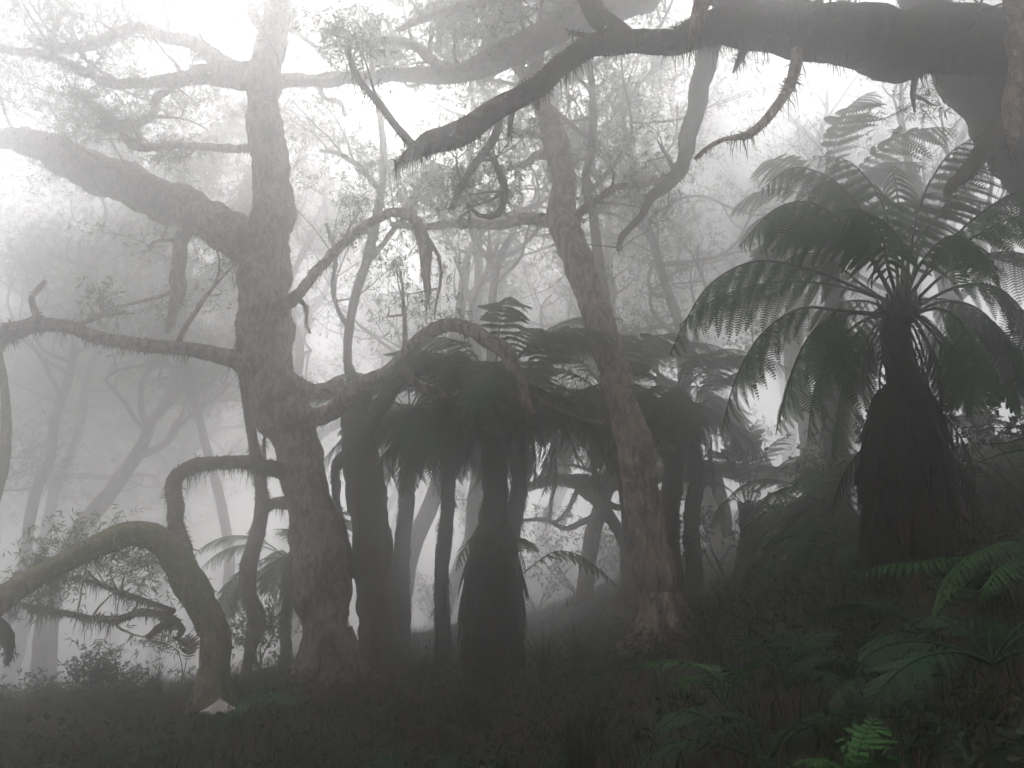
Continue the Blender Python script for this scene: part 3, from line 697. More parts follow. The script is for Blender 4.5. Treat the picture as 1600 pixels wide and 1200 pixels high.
def fern_trunk(root, base, top, r, skirt=None):
    """base/top in world; fibrous trunk, optional shaggy skirt of dead fronds (z0,z1,radius)"""
    mb = MB(); n = 12
    pts = [base + (top - base) * i / n + np.array([0.03 * math.sin(i), 0.03 * math.cos(i * 1.3), 0]) for i in range(n + 1)]
    tube(mb, *smooth_path(pts, [r * (1.05 - 0.12 * i / n) for i in range(n + 1)], 0.08), 12, 0.22, 7, R.random() * 9)
    tube(mb, [top - np.array([0, 0, .03]), top + np.array([0, 0, .05]), top + np.array([0, 0, .11])], [r * 0.9, r * 0.75, r * 0.2], 10, 0.3, 9)
    for i in range(14):      # stalk bases and uncurling tips crowded round the growing point
        a = i * 2.4; o_ = np.array([math.cos(a), math.sin(a), 0])
        tube(mb, [top + o_ * r * 0.8 - np.array([0, 0, .12]), top + o_ * min(r * 1.1, .15), top + o_ * min(r * 1.3, .17) + np.array([0, 0, .09])], [r * 0.22, r * 0.16, r * 0.05], 5)
    mb.obj('trunk', M['fern_trunk'], root, True)
    hm_ = MB(); q, rr = smooth_path(pts, [r * 1.1] * (n + 1), 0.08)
    hair(hm_, q, rr, int(260 * np.linalg.norm(top - base)), 0.05, 0.16, 0.015, 1.2)
    o = hm_.obj('root_fibres', M['dead'], root); o['kind'] = 'stuff'

def skirt(root, base, top, rt, rb, n_dead, sc=1.0, strands=2600):
    """ragged cone of hanging dead fronds round the trunk"""
    h = np.linalg.norm(top - base); mb = MB(); k = 16
    pts = [base + (top - base) * i / k for i in range(k + 1)]
    rad = [float(np.interp(i / k, [0, .1, .35, .55, .72, .85, .94, 1], [rb * .90, rb, rb * 1.04, rb * 1.02, rb * .94, rb * .80, rb * .66, rt * .62])) * 0.84 for i in range(k + 1)]
    q, rr = smooth_path(pts, rad, 0.05)
    tube(mb, q, rr, 44, 0.24, 5, R.random() * 9, ridges=13, fine=0.5)
    for i in range(70):      # rags of old fronds hanging down the outside
        a = R.uniform(0, 6.283); t0 = R.uniform(.4, .98) if i % 3 else R.uniform(.92, 1.06); ln_ = R.uniform(.25, .5)
        sp = []; sr = []
        for u in np.linspace(0, 1, 6):
            t = t0 - ln_ * u; rr0 = np.interp(t, np.linspace(0, 1, len(rad)), rad) * (0.96 + (0.12 + 0.22 * (i % 4) / 3) * u)
            sp.append(base + (top - base) * t + np.array([math.cos(a + .12 * math.sin(4 * u + i)), math.sin(a + .12 * math.sin(4 * u + i)), 0]) * rr0)
            sr.append(0.035 * sc * (1 - 0.6 * u) * (1.2 if 0 < u < 1 else .4))
        tube(mb, sp, sr, 5, 0.5, 14, i * 1.7)
    mb.obj('skirt', M['fern_trunk'], root, True)
    hm_ = MB(); hair(hm_, q, rr, strands, 0.15, 0.5, 0.022, 2.4, True)
    o = hm_.obj('dead_strands', M['dead'], root); o['kind'] = 'stuff'
    L = np.array(root.location)
    for i in range(n_dead):
        a = 2 * math.pi * i / n_dead * 1.618; t = R.uniform(0.35, 0.98); c = base + (top - base) * t
        rr_ = np.interp(t, [0, 1], [rb, rt]) * 0.65
        c = c + np.array([math.cos(a), math.sin(a), 0]) * rr_ - L
        put(DEAD[i % 4], 'dead_frond', root, c, a, sc * R.uniform(0.7, 1.1), -R.uniform(0.0, 0.4), R.uniform(-.5, .5))

def tree_fern(label, px, d, top_py, r_px, n, scale, base_dx=0, skirt_spec=None, group=None, mats=None, low=0.0, name='tree_fern', dead=4, base_d=None):
    top, s = P(px, top_py, d); bx = P(px + base_dx, 930, d)[0][0]; by = d if base_d is None else base_d
    b = np.array([bx, by, gz(bx, by) - 0.1])
    root = thing(name, label, 'tree fern', (bx, by, gz(bx, by)), group)
    r = r_px / F * s
    fern_trunk(root, b, top, r)
    L = np.array(root.location)
    set_ = mats or TF
    for i in range(n):
        yaw = 2.399963 * i + R.uniform(-.25, .25); k = (0, 8, 1, 7, 2, 8, 3, 6)[i % 8] if low == 0 else (5, 0, 0, 1, 1, 2)[i % 6]
        put(set_[k], 'frond', root, top - L + np.array([math.cos(yaw) * r * 0.7, math.sin(yaw) * r * 0.7, 0.0]), yaw, scale * R.uniform(0.82, 1.12), R.uniform(-.12, .15), R.uniform(-.25, .25))
    for i in range(dead):
        yaw = R.uniform(0, 6.28); put(DEAD[i % 4], 'dead_frond', root, top - L + np.array([math.cos(yaw) * r, math.sin(yaw) * r, -0.08 - 0.1 * R.random()]), yaw, scale * R.uniform(0.8, 1.2), -0.3, R.uniform(-.4, .4))
    for i in range(n // 3):
        yaw = 2.399963 * i + 1.1; put(DEAD[i % 4], 'dead_frond', root, top - L + np.array([math.cos(yaw) * r, math.sin(yaw) * r, -0.12 - 0.04 * i]), yaw, scale * R.uniform(1.0, 1.5), -R.uniform(.2, .6), R.uniform(-.4, .4))
    if skirt_spec:
        y_top, w_t, w_b, nd = skirt_spec
        st, _ = P(px, y_top, d); skirt(root, b, st, w_t / 2 / F * s, w_b / 2 / F * s, nd, 0.8, 1800)
    return root

# --- the great fern at the right: every rachis traced, pinnae one by one
D1 = 6.0
R = random.Random(21)
top, s1 = P(1406, 480, D1)
bx = P(1420, 880, D1)[0][0]; base1 = np.array([bx, D1, gz(bx, D1)])
print('F1 base z', base1[2], 'top', top)
big = thing('tree_fern', 'largest tree fern, on the right bank, with a wide brown skirt of dead fronds', 'tree fern', tuple(base1))
fern_trunk(big, base1 - np.array([0, 0, 0.2]), top, 0.135)
st1, _ = P(1408, 600, D1)
skirt(big, base1 - np.array([0, 0, 0.1]), st1, 0.16, 0.35, 34, 1.0, 5200)
for i in range(16):
    a = i * 2.4; put(DEAD[i % 4], 'dead_frond', big, top - np.array(big.location) + np.array([math.cos(a) * .12, math.sin(a) * .12, -.05 - .012 * i]), a, R.uniform(.8, 1.15), -R.uniform(.1, .5), R.uniform(-.4, .4))
PIN_ME = []
for k, (V, Q, T) in enumerate(PIN_HI):
    me = mesh('pinna', V, Q, T); me.materials.append(M['fern']); PIN_ME.append(me)
FR = [
 ([(1392, 472), (1335, 448), (1262, 420), (1182, 408), (1112, 442), (1072, 500), (1046, 556)], (6.0, 5.8, 5.6), .33, 1),
 ([(1392, 492), (1320, 486), (1252, 482), (1192, 520), (1152, 586), (1128, 668)], (6.0, 5.9, 6.0), .36, 1),
 ([(1392, 496), (1332, 490), (1276, 512), (1238, 580), (1214, 672)], (6.0, 5.4, 5.2), .36, 1),
 ([(1396, 470), (1370, 420), (1330, 362), (1272, 318), (1212, 326), (1156, 384)], (6.0, 5.9, 5.8), .38, 1),
 ([(1400, 462), (1382, 400), (1350, 335), (1300, 280), (1240, 262), (1190, 296)], (6.0, 6.3, 6.6), .38, 1),
 ([(1404, 460), (1396, 380), (1372, 305), (1326, 252), (1270, 244)], (6.0, 6.6, 7.2), .38, 1),
 ([(1416, 462), (1424, 380), (1446, 300), (1486, 238), (1546, 204)], (6.0, 6.4, 6.8), .38, 1),
 ([(1420, 472), (1462, 402), (1532, 334), (1602, 296), (1680, 300)], (6.0, 5.8, 5.7), .40, 1),
 ([(1422, 480), (1482, 424), (1562, 394), (1630, 410), (1700, 470)], (6.0, 6.1, 6.2), .38, 0),
 ([(1425, 490), (1482, 470), (1540, 492), (1580, 560), (1596, 650)], (6.0, 6.0, 6.1), .36, 0),
 ([(1420, 496), (1462, 482), (1502, 504), (1522, 570), (1520, 640)], (6.0, 5.4, 5.2), .34, 0),
 ([(1402, 500), (1372, 505), (1340, 560), (1316, 640), (1304, 715)], (6.0, 6.8, 7.2), .34, 0),
 ([(1408, 460), (1410, 400), (1405, 330), (1398, 280), (1390, 250)], (6.0, 6.8, 7.6), .38, 0),
 ([(1404, 470), (1388, 420), (1378, 370), (1350, 330), (1310, 330)], (6.0, 5.2, 4.7), .36, 0),
 ([(1414, 470), (1440, 410), (1480, 370), (1520, 380), (1556, 430)], (6.0, 5.3, 4.9), .36, 0),
 ([(1418, 466), (1440, 380), (1470, 330), (1510, 310), (1560, 330)], (6.0, 6.9, 7.6), .38, 0),
 ([(1420, 496), (1450, 500), (1475, 560), (1490, 640)], (6.0, 6.8, 7.2), .32, 0),
 ([(1396, 488), (1350, 470), (1300, 480), (1270, 530), (1262, 600)], (6.0, 6.9, 7.4), .34, 0),
 ([(1396, 478), (1340, 440), (1290, 400), (1240, 400), (1196, 440)], (6.0, 6.5, 6.9), .34, 0),
 ([(1398, 470), (1360, 400), (1310, 350), (1250, 350), (1205, 392)], (6.0, 5.5, 5.2), .34, 0),
 ([(1394, 494), (1350, 500), (1300, 545), (1272, 610), (1262, 690)], (6.0, 5.7, 5.8), .34, 0),
 ([(1410, 465), (1425, 390), (1470, 330), (1520, 260), (1580, 235)], (6.0, 6.8, 7.4), .38, 0),
 ([(1424, 486), (1490, 450), (1560, 450), (1620, 520), (1640, 600)], (6.0, 5.6, 5.5), .38, 0),
]
for i in range(4):
    a = 0.5 + i * 2.4; L_ = np.array(big.location); q = arch(R.uniform(1.7, 2.1), R.uniform(.2, .9), R.uniform(1.2, 1.7)); c_, s_ = math.cos(a), math.sin(a)
    q = np.stack([q[:, 0] * c_ - q[:, 1] * s_, q[:, 0] * s_ + q[:, 1] * c_, q[:, 2]], 1) + top; mb = MB(); tube(mb, q, np.linspace(0.014, 0.004, len(q)), 5)
    for m in frond_frames(q, 16, .44, start=.2, hang=.7, fwd=.35):
        V, Q, T = PIN_HI[R.randrange(3)]; mb.add(V @ m[:3, :3].T + m[:3, 3], Q, T)
    mb.obj('frond', M['fern'], big)
for pp, dd, Lm, hi in FR:
    n = len(pp); pts = [P(px, py, np.interp(i / (n - 1), np.linspace(0, 1, len(dd)), dd))[0] for i, (px, py) in enumerate(pp)]
    q, _ = smooth_path(pts, [1] * n, 0.08)
    mb = MB(); tube(mb, q, np.linspace(0.016, 0.004, len(q)), 6)
    fr = frond_frames(q, 16, Lm * 1.25, start=0.2, hang=0.75, fwd=0.35)
    L = np.array(big.location)
    if hi:
        o = mb.obj('frond', M['stem'], big)
        for m in fr:
            c = bpy.data.objects.new('pinna', PIN_ME[R.randrange(3)]); C.objects.link(c); c.parent = o
            m2 = m.copy(); m2[:3, 3] -= L; c.matrix_local = Matrix(m2.tolist())
    else:
        for m in fr:
            V, Q, T = PIN_HI[R.randrange(3)]; mb.add(V @ m[:3, :3].T + m[:3, 3], Q, T)
        mb.obj('frond', M['fern'], big)

# --- the ferns of the middle distance
R = random.Random(33)
tree_fern('tall central tree fern with a broad brown skirt down to the grass', 772, 10.4, 592, 20, 24, 1.08, -2, (815, 60, 94, 30))
tree_fern('slim tree fern between the dark mossy trunk and the skirted fern', 702, 11.2, 640, 11, 20, 0.95, -12)
tree_fern('tree fern overhanging the gap behind the dark mossy trunk', 640, 13.4, 640, 12, 22, 1.15, -14)
tree_fern('tree fern directly right of the leaning trunk', 1050, 12.0, 622, 16, 22, 0.98, -6)
tree_fern('thin-stemmed tree fern second to the right of the leaning trunk', 1086, 12.6, 640, 12, 18, 0.92, -6)
yf = tree_fern('young tree fern with fine upright fronds in the gap left of the great fern', 1170, 12.0, 792, 14, 0, 0.62, 0, dead=0)
for pp in [[(1168, 794), (1150, 740), (1125, 708), (1098, 704)], [(1166, 792), (1158, 740), (1146, 690), (1130, 668)], [(1169, 792), (1170, 735), (1172, 680), (1184, 655)],
           [(1171, 792), (1184, 735), (1206, 694), (1236, 680)], [(1174, 792), (1198, 748), (1236, 716), (1275, 712)], [(1176, 796), (1205, 772), (1240, 776), (1264, 800)],
           [(1164, 796), (1140, 765), (1106, 752), (1080, 772)], [(1163, 798), (1148, 780), (1125, 790), (1112, 820)], [(1176, 798), (1195, 785), (1215, 800), (1228, 830)]]:
    dz_ = R.uniform(-.5, .5); q, _ = smooth_path([P(a, b, 12.0 + dz_ * k / 3)[0] for k, (a, b) in enumerate(pp)], [1] * 4, .08); mb = MB()
    tube(mb, q, np.linspace(.014, .005, len(q)), 4)
    for m in frond_frames(q, 15, .34, start=.3, hang=.15, fwd=.4):
        V, Q, T = PIN_LO[R.randrange(3)]; mb.add(V @ m[:3, :3].T + m[:3, 3], Q, T)
    mb.obj('frond', M['fern'], yf)
tree_fern('squat tree fern at the foot of the bank left of the great fern', 1292, 9.5, 790, 12, 22, 0.85, 0, dead=2)
tree_fern('faint low tree fern in the fog left of the kinked trunk', 452, 14.0, 872, 9, 18, 0.9, 0)
tree_fern('misty tree fern crown high between leaning trunk and skirted fern', 822, 11.4, 620, 13, 22, 1.15, -46)
tree_fern('misty tree fern crown spreading behind the middle of the leaning trunk', 950, 13.2, 618, 11, 24, 1.25, 62)
tree_fern('pale tree fern crown behind the top of the great fern', 1296, 10.5, 320, 14, 16, 1.05, 20)
tree_fern('dim tree fern at the right edge behind the great fern', 1600, 9.5, 690, 16, 13, 0.9, 0)

# lone frond reaching right from the skirted fern's foot
R = random.Random(44)
def single_fern(label, specs, loc_px, mat, name='fern', Lm=0.3, npair=15, pins=PIN_SHORT, hang=0.15, start=0.15, cat='fern', group=None, r0=0.007):
    p0, _ = P(*loc_px); z = gz(p0[0], p0[1])
    root = thing(name, label, cat, (p0[0], p0[1], z), group)
    for pp in specs:
        pts = [P(*q)[0] for q in pp]; q, _ = smooth_path(pts, [1] * len(pts), 0.05); mb = MB()
        tube(mb, q, np.linspace(r0, r0 * 0.3, len(q)), 5)
        for m in frond_frames(q, npair, Lm, start=start, hang=hang):
            V, Q, T = pins[R.randrange(len(pins))]; mb.add(V @ m[:3, :3].T + m[:3, 3], Q, T)
        mb.obj('frond', mat, root)
    return root
single_fern('young fern throwing one long frond right across the pale gap by the central skirt', [
    [(796, 916, 9.2), (830, 886, 9.1), (868, 862, 9.0), (905, 868, 8.9), (940, 892, 8.8), (966, 918, 8.8)],
    [(790, 900, 9.3), (780, 850, 9.0), (760, 830, 8.6), (730, 850, 8.4), (712, 890, 8.3)],
    [(792, 900, 9.3), (800, 850, 9.2), (820, 842, 9.1), (838, 860, 9.0)],
    ], (796, 980, 9.2), M['fern'], Lm=0.30, start=0.22, hang=0.5, r0=0.01)

# bright foreground ferns
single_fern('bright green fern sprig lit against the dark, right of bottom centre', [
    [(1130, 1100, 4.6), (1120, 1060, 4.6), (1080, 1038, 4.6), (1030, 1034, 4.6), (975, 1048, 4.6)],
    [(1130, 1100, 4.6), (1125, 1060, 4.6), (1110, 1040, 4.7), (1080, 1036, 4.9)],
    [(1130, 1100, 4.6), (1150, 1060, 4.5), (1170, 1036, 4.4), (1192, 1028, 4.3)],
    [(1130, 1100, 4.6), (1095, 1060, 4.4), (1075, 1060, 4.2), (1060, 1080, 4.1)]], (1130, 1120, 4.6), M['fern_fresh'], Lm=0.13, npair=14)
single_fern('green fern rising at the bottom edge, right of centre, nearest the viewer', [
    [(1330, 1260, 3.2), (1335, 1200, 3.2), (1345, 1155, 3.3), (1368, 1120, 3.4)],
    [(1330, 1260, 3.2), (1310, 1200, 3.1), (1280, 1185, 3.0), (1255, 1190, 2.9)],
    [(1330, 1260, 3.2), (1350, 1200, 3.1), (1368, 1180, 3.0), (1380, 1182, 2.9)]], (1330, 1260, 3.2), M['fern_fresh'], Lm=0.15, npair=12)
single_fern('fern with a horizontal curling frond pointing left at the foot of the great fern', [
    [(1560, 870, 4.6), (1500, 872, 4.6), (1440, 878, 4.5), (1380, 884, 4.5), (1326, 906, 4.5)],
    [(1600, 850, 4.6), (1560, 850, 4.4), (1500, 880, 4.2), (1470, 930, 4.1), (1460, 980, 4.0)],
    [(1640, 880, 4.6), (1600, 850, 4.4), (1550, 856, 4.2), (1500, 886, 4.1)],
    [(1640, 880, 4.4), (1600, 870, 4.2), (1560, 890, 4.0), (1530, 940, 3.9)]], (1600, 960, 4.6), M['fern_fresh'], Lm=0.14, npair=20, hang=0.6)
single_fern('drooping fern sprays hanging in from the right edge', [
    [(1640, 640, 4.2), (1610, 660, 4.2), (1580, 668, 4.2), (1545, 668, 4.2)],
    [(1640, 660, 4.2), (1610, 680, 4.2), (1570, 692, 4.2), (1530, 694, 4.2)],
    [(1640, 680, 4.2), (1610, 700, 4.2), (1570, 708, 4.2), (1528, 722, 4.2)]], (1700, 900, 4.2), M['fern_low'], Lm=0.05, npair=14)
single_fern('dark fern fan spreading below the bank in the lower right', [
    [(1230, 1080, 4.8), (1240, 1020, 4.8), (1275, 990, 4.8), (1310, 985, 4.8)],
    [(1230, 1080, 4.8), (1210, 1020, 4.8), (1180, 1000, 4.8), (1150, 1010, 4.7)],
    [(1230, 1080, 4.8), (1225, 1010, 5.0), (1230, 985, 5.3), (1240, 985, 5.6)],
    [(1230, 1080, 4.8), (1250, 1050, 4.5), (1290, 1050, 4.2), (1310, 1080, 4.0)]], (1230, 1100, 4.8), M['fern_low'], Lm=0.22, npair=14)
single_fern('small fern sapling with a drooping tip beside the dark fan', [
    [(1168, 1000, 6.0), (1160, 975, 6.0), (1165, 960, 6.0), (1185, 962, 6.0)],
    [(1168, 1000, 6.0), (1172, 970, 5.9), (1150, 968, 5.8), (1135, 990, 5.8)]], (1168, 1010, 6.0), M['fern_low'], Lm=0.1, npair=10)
single_fern('long green fern frond trailing right of the white cloth', [
    [(450, 1140, 6.6), (420, 1085, 6.7), (390, 1092, 6.6), (350, 1120, 6.4), (310, 1150, 6.3)],
    [(450, 1140, 6.6), (470, 1100, 6.7), (440, 1085, 6.9), (400, 1078, 7.1)]], (450, 1140, 6.6), M['fern_fresh'], Lm=0.15, npair=15, hang=0.4)
single_fern('dark bare-stemmed fern with a comb-like frond left of the arched tree foot', [
    [(285, 1075, 8.8), (284, 1040, 8.8), (275, 1015, 8.8), (250, 1002, 8.8), (218, 1000, 8.8)],
    [(285, 1060, 8.8), (292, 1030, 8.8), (296, 1010, 8.8), (294, 992, 8.8)]], (285, 1080, 8.8), M['stem'], Lm=0.16, npair=12, hang=0.2, start=0.4)

def low_fern(label, px, py, d, n, sc, set_=None, group=None):
    p, s = P(px, py, d); z = gz(p[0], p[1])
    root = thing('low_fern', label, 'fern', (p[0], p[1], z), group)
    for i in range(n):
        yaw = 2.4 * i + R.uniform(-.4, .4)
        put((set_ or BR)[(1, 2, 3, 2, 3, 0)[i % 6]], 'frond', root, (0, 0, 0.02), yaw, sc * R.uniform(0.75, 1.15), R.uniform(-.1, .25), R.uniform(-.35, .35))
    return root
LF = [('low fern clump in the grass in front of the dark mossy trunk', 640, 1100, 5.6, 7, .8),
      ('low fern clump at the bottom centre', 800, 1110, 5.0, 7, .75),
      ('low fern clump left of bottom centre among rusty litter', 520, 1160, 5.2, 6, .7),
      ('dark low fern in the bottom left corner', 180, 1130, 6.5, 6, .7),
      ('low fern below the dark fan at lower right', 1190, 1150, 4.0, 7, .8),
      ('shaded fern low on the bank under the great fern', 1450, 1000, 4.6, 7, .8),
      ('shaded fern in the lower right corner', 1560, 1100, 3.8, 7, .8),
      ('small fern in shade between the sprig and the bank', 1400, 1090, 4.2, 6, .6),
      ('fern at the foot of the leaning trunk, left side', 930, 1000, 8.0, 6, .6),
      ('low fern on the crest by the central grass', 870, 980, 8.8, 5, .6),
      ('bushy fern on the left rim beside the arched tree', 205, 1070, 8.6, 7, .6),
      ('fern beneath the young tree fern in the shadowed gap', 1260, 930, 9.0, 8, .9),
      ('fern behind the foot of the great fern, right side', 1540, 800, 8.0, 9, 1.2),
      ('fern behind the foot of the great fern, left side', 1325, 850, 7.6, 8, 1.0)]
for a in LF: low_fern(*a)

# ------------------------------------------------------------------ shrubs in the dark gap and on the bank
def shrub(label, px, d, h, w, n, seed):
    global R
    R = random.Random(seed); x = (px - 800) / F * d / cp; z = gz(x, d)
    root = thing('shrub', label, 'shrub', (x, d, z)); tubes = []; tips = []
    for k in range(n):
        a = R.uniform(0, 6.28)
        grow(tubes, tips, np.array([x, d, z]), np.array([math.cos(a) * w, math.sin(a) * w, 1.0]), h * R.uniform(.6, 1), 0.02, 1, 0.35, 0.05, 0.8, 4)
    twig_mesh(tubes).obj('stem', M['bark_dark'], root)
    leaves([t[0] for t in tips], [t[1] for t in tips], 16, 0.10, 0.075, 0.028).obj('foliage', M['shrub'], root)
shrub('dim rounded shrub in the gap left of the great fern', 1330, 9.0, 1.5, .7, 8, 1)
shrub('dim shrub behind the thin-stemmed fern trunks', 1120, 12.5, 1.3, .7, 7, 2)
shrub('dark shrub on the bank at the right edge', 1585, 6.5, 1.2, .7, 8, 3)
shrub('shrub at the foot of the bank between fern trunks', 1230, 11.0, 1.4, .6, 7, 4)
shrub('low dark shrub on the left rim by the arched tree', 205, 9.4, 0.36, .8, 4, 5)
for i_, (px_, d_) in enumerate([(835, 20), (900, 17), (960, 22), (700, 24)]):
    shrub(['misty bush on the foggy rise right of the central skirt', 'misty bush in the pale gap beyond the lone frond', 'misty bush beside the foot of the leaning trunk, on the far rise', 'misty bush far behind the slim tree fern'][i_], px_, d_, 1.7, 1.0, 8, 60 + i_)
shrub('foggy shrub below the faint fern left of the kinked trunk', 440, 13.0, 0.9, .8, 7, 6)

# ------------------------------------------------------------------ grass and litter (nobody could count it)
def blades(n, xr, yr, hmin, hmax, w, clump, lean=0.5, keep=None):
    mb = MB(); cx = rng.uniform(*xr, n // clump); cyy = yr[0] + (yr[1] - yr[0]) * rng.random(n // clump) ** 1.4
    X = np.repeat(cx, clump) + rng.normal(0, 0.07, len(cx) * clump); Y = np.repeat(cyy, clump) + rng.normal(0, 0.07, len(cx) * clump)
    H = np.repeat(rng.uniform(hmin, hmax, len(cx)), clump) * rng.uniform(0.5, 1.1, len(X))
    vis = np.abs(X) < Y * 0.80 + 1.2
    X, Y, H = X[vis], Y[vis], H[vis]
    Z = np.array([gz(a, b) for a, b in zip(X, Y)]); n = len(X)
    b = np.stack([X, Y, Z - 0.02], 1); a = rng.uniform(0, 6.283, n); out = np.stack([np.cos(a), np.sin(a), np.zeros(n)], 1)
    ln = rng.uniform(0.1, lean, (n, 1)); H = H[:, None]; up = np.array([0, 0, 1.0])
    a2 = rng.uniform(0, 6.283, n); s = np.stack([np.cos(a2), np.sin(a2), np.zeros(n)], 1) * w * rng.uniform(0.6, 1.4, (n, 1)) * 0.5
    m = b + up * H * 0.55 + out * ln * H * 0.35; e = b + up * H * (1 - ln * 0.35) + out * ln * H * 1.1
    V = np.stack([b + s, b - s, m - s * 0.7, m + s * 0.7, e], 1).reshape(-1, 3); k = np.arange(n) * 5
    mb.add(V, np.stack([k, k + 1, k + 2, k + 3], 1), np.stack([k + 3, k + 2, k + 4], 1)); return mb
tag(blades(62000, (-12, 11), (2.2, 18), 0.10, 0.38, 0.008, 16, 0.8).obj('grass', M['grass']), 'dark green grass covering the forest floor', 'grass', kind='stuff')
tag(blades(18000, (-9, 8), (2.5, 15), 0.10, 0.42, 0.007, 10, 1.1).obj('dry_grass', M['dry']), 'rusty dry grass and litter among the green blades', 'grass', kind='stuff')

gp = []
while len(gp) < 2600:
    y_ = 2.4 + 11 * R.random() ** 1.3; x_ = R.uniform(-.8, .8) * (y_ + 1)
    if noise.noise(Vector((x_ * .9, y_ * .9, 3.3))) > -0.05: gp.append((x_, y_, gz(x_, y_) + R.uniform(.04, .22)))
tag(leaves(gp, [(0, 0, 1)] * len(gp), 16, 0.10, 0.06, 0.022, 0.1).obj('ground_cover', M['shrub']), 'small-leaved creeping plants matted over the forest floor', 'ground cover', kind='stuff')
def sedge(label, px, py, d, h, n, dry=False):
    p, s = P(px, py, d); z = gz(p[0], p[1]); root = thing('grass_tuft', label, 'grass tuft', (p[0], p[1], z)); mb = MB()
    for i in range(n):
        a = R.uniform(0, 6.28); l = R.uniform(.1, .55); H = h * R.uniform(.5, 1.1)
        pts = [np.array([p[0] + math.cos(a) * .03, p[1] + math.sin(a) * .03, z - .02]) + np.array([math.cos(a) * l * H * t * t, math.sin(a) * l * H * t * t, H * t * (1 - 0.25 * l * t)]) for t in (0, .35, .7, 1)]
        tube(mb, pts, [.004, .0035, .0025, .001], 3)
    mb.obj('blades', M['dry' if dry else 'grass'], root)
sedge('tall dark sedge tuft standing at the bottom, right of centre', 905, 1120, 4.8, .62, 70)
sedge('tall grass tuft on the crest beside the central skirt', 850, 985, 8.8, .7, 80)
sedge('tall grass tuft between the skirted fern and the leaning trunk', 905, 985, 8.6, .7, 80)
sedge('grass tuft at the foot of the dark mossy trunk', 655, 1000, 9.6, .6, 70)
sedge('grass tuft right of the foot of the leaning trunk', 1110, 1000, 7.6, .6, 80)
sedge('rusty grass tuft at the foot of the kinked trunk', 565, 1050, 9.6, .5, 70, True)
sedge('wispy grass tuft on the left rim, against the fog', 240, 1060, 9.2, .55, 40)

# ------------------------------------------------------------------ small things
for lb, a_, b_, r_ in [
    ('thin fallen branch leaning on the dark bank below the great fern', (1345, 1000, 5.2), (1432, 905, 5.6), .012),
    ('short pale broken stick on the bank below the great fern', (1343, 945, 5.4), (1372, 978, 5.2), .007),
    ('crooked fallen branch at the foot of the kinked trunk', (450, 1090, 8.6), (560, 1040, 9.6), .02),
    ('mossy fallen branch lying in the grass at the bottom centre', (620, 1180, 5.4), (860, 1140, 6.2), .035),
    ('bare stick poking out of the grass right of the sedge', (985, 1130, 5.4), (950, 1060, 5.8), .008)]:
    p_, _ = P(*a_); e_, _ = P(*b_); p_[2] = gz(p_[0], p_[1]) + r_ * .6; e_[2] = max(e_[2], gz(e_[0], e_[1]) + r_)
    m_ = (p_ + e_) / 2 + np.array([.05, 0, .03]); q, rr = smooth_path([p_, p_ * .7 + e_ * .3 + np.array([-.03, .02, .02]), m_, e_], [r_, r_ * .9, r_ * .8, r_ * .35], .03)
    mb = MB(); tube(mb, q, rr, 9, .25, 12, 3.3)
    for u in (.35, .6, .8):
        k = int(u * (len(q) - 1)); tube(mb, [q[k], q[k] + np.array([.05, -.02, .09]) * (1 + r_ * 20), q[k] + np.array([.13, -.02, .13]) * (1 + r_ * 20)], [r_ * .5, r_ * .35, r_ * .1], 5)
    o = mb.obj('fallen_branch', M['bark_dark' if r_ > .03 else 'bark'], None, True); tag(o, lb, 'branch')
p, s = P(345, 1086, 8.7)
V = []; Q = []; nr, na = 9, 36; gzp = gz(p[0], p[1])
for j in range(nr):
    for i in range(na):
        a = 2 * math.pi * i / na; f = (j + .15) / (nr - 1 + .15)
        rad_ = f * (0.125 + 0.05 * math.cos(3 * a + .6) + 0.03 * math.cos(5 * a))
        V.append((p[0] + 1.15 * rad_ * math.cos(a) + .012 * noise.noise(Vector((j * .8, i * .5, 1))), p[1] + rad_ * math.sin(a),
                  gzp + 0.235 - 0.125 * f ** .8 + 0.022 * f * math.cos(6 * a + 1) + 0.02 * noise.noise(Vector((math.cos(a) * f * 5, math.sin(a) * f * 5, 4)))))
for j in range(nr - 1):
    for i in range(na): Q.append((j * na + i, j * na + (i + 1) % na, (j + 1) * na + (i + 1) % na, (j + 1) * na + i))
Q = Q + []
cm, ct, cb = nodes('cloth'); cb.inputs['Base Color'].default_value = (0.62, 0.54, 0.53, 1); cb.inputs['Roughness'].default_value = 0.9
o = mesh('crumpled_cloth', np.array(V) - np.array([p[0], p[1], gz(p[0], p[1])]), Q, smooth=True)
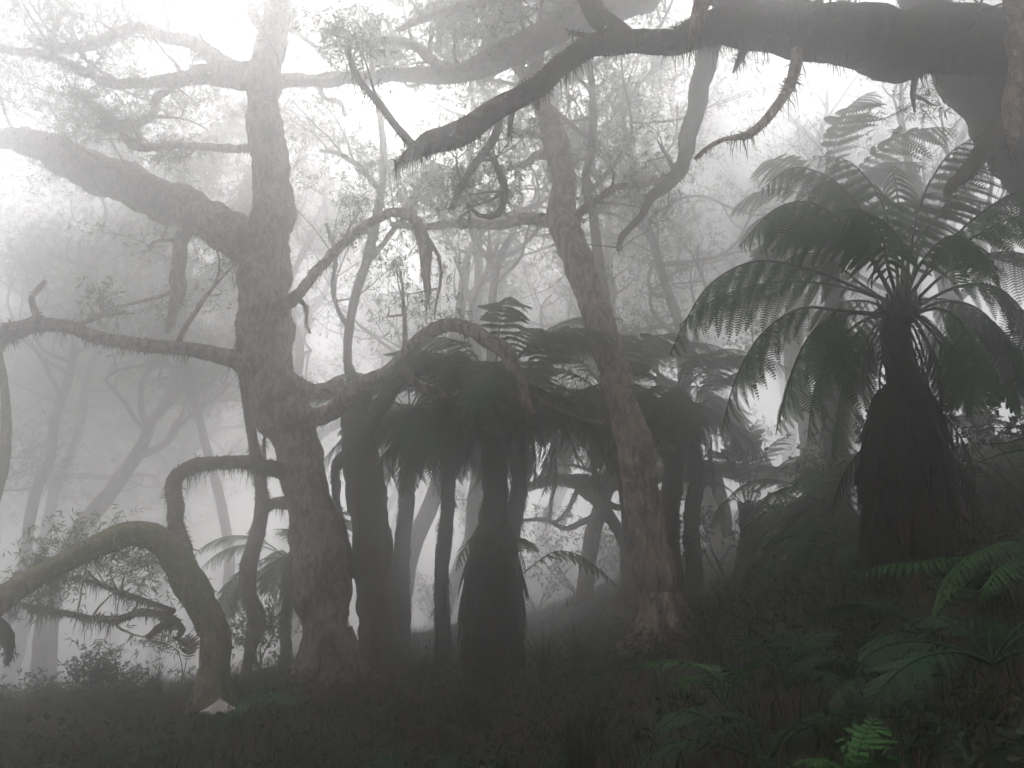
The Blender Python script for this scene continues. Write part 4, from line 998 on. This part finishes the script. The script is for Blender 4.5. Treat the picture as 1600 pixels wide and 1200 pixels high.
o = link('crumpled_cloth', o, cm); o.location = (p[0], p[1], gz(p[0], p[1]))
sl_ = o.modifiers.new('thickness', 'SOLIDIFY'); sl_.thickness = 0.004
tag(o, 'crumpled pinkish-white cloth lying at the foot of the arched tree', 'cloth')

rm, rt_, rb_ = nodes('ribbon'); rb_.inputs['Base Color'].default_value = (0.45, 0.16, 0.20, 1); rb_.inputs['Roughness'].default_value = 0.7
c0, s0 = P(329, 952, 9.35); mb = MB()
for k in range(20):
    a = k / 19 * 2 * math.pi; rr_ = 0.5 * 26 / F * s0 * 1.12
    for h_ in (-.022, .022): V = None
ring = []
for k in range(20):
    a = k / 20 * 2 * math.pi; ax = np.array([math.cos(a), math.sin(a), -0.25 * math.cos(a)]) * (0.5 * 27 / F * s0 * 1.15)
    ring += [c0 + ax + np.array([0, 0, -.02]), c0 + ax + np.array([0, 0, .02])]
mb.add(ring, [(2 * k, (2 * k + 2) % 40, (2 * k + 3) % 40, 2 * k + 1) for k in range(20)])
tube(mb, [c0 + np.array([0.02, -0.11, 0]), c0 + np.array([0.05, -0.13, -.04]), c0 + np.array([0.045, -0.13, -.11])], [.008, .010, .004], 5)
o = mb.obj('marker_ribbon', rm); tag(o, 'faded pink ribbon tied round the upright stem of the arched tree', 'ribbon')
tot = 0
for o in S.objects:
    if o.type == 'MESH': tot += sum(len(p_.vertices) - 2 for p_ in []) if False else len(o.data.polygons)
mz = [max((o.matrix_world @ Vector(c))[k] for o in S.objects if o.type == 'MESH' and o.name != 'haze' for c in o.bound_box) for k in range(3)]
mn = [min((o.matrix_world @ Vector(c))[k] for o in S.objects if o.type == 'MESH' and o.name != 'haze' for c in o.bound_box) for k in range(3)]
print('POLY BOUNDS', mn, mz)
print('POLYS(with copies)', tot, 'objects', len(S.objects))

for q_ in [(700,1150),(975,1048),(1130,1100),(1330,1190),(1450,900),(350,1120),(1230,1080),(1168,1000),(870,960),(345,1086),(1500,1100),(200,1150),(240,1070),(1500,860),(300,1190),(800,1190),(1590,1190)]:
    print('GD', q_, round(gdepth(*q_), 2))
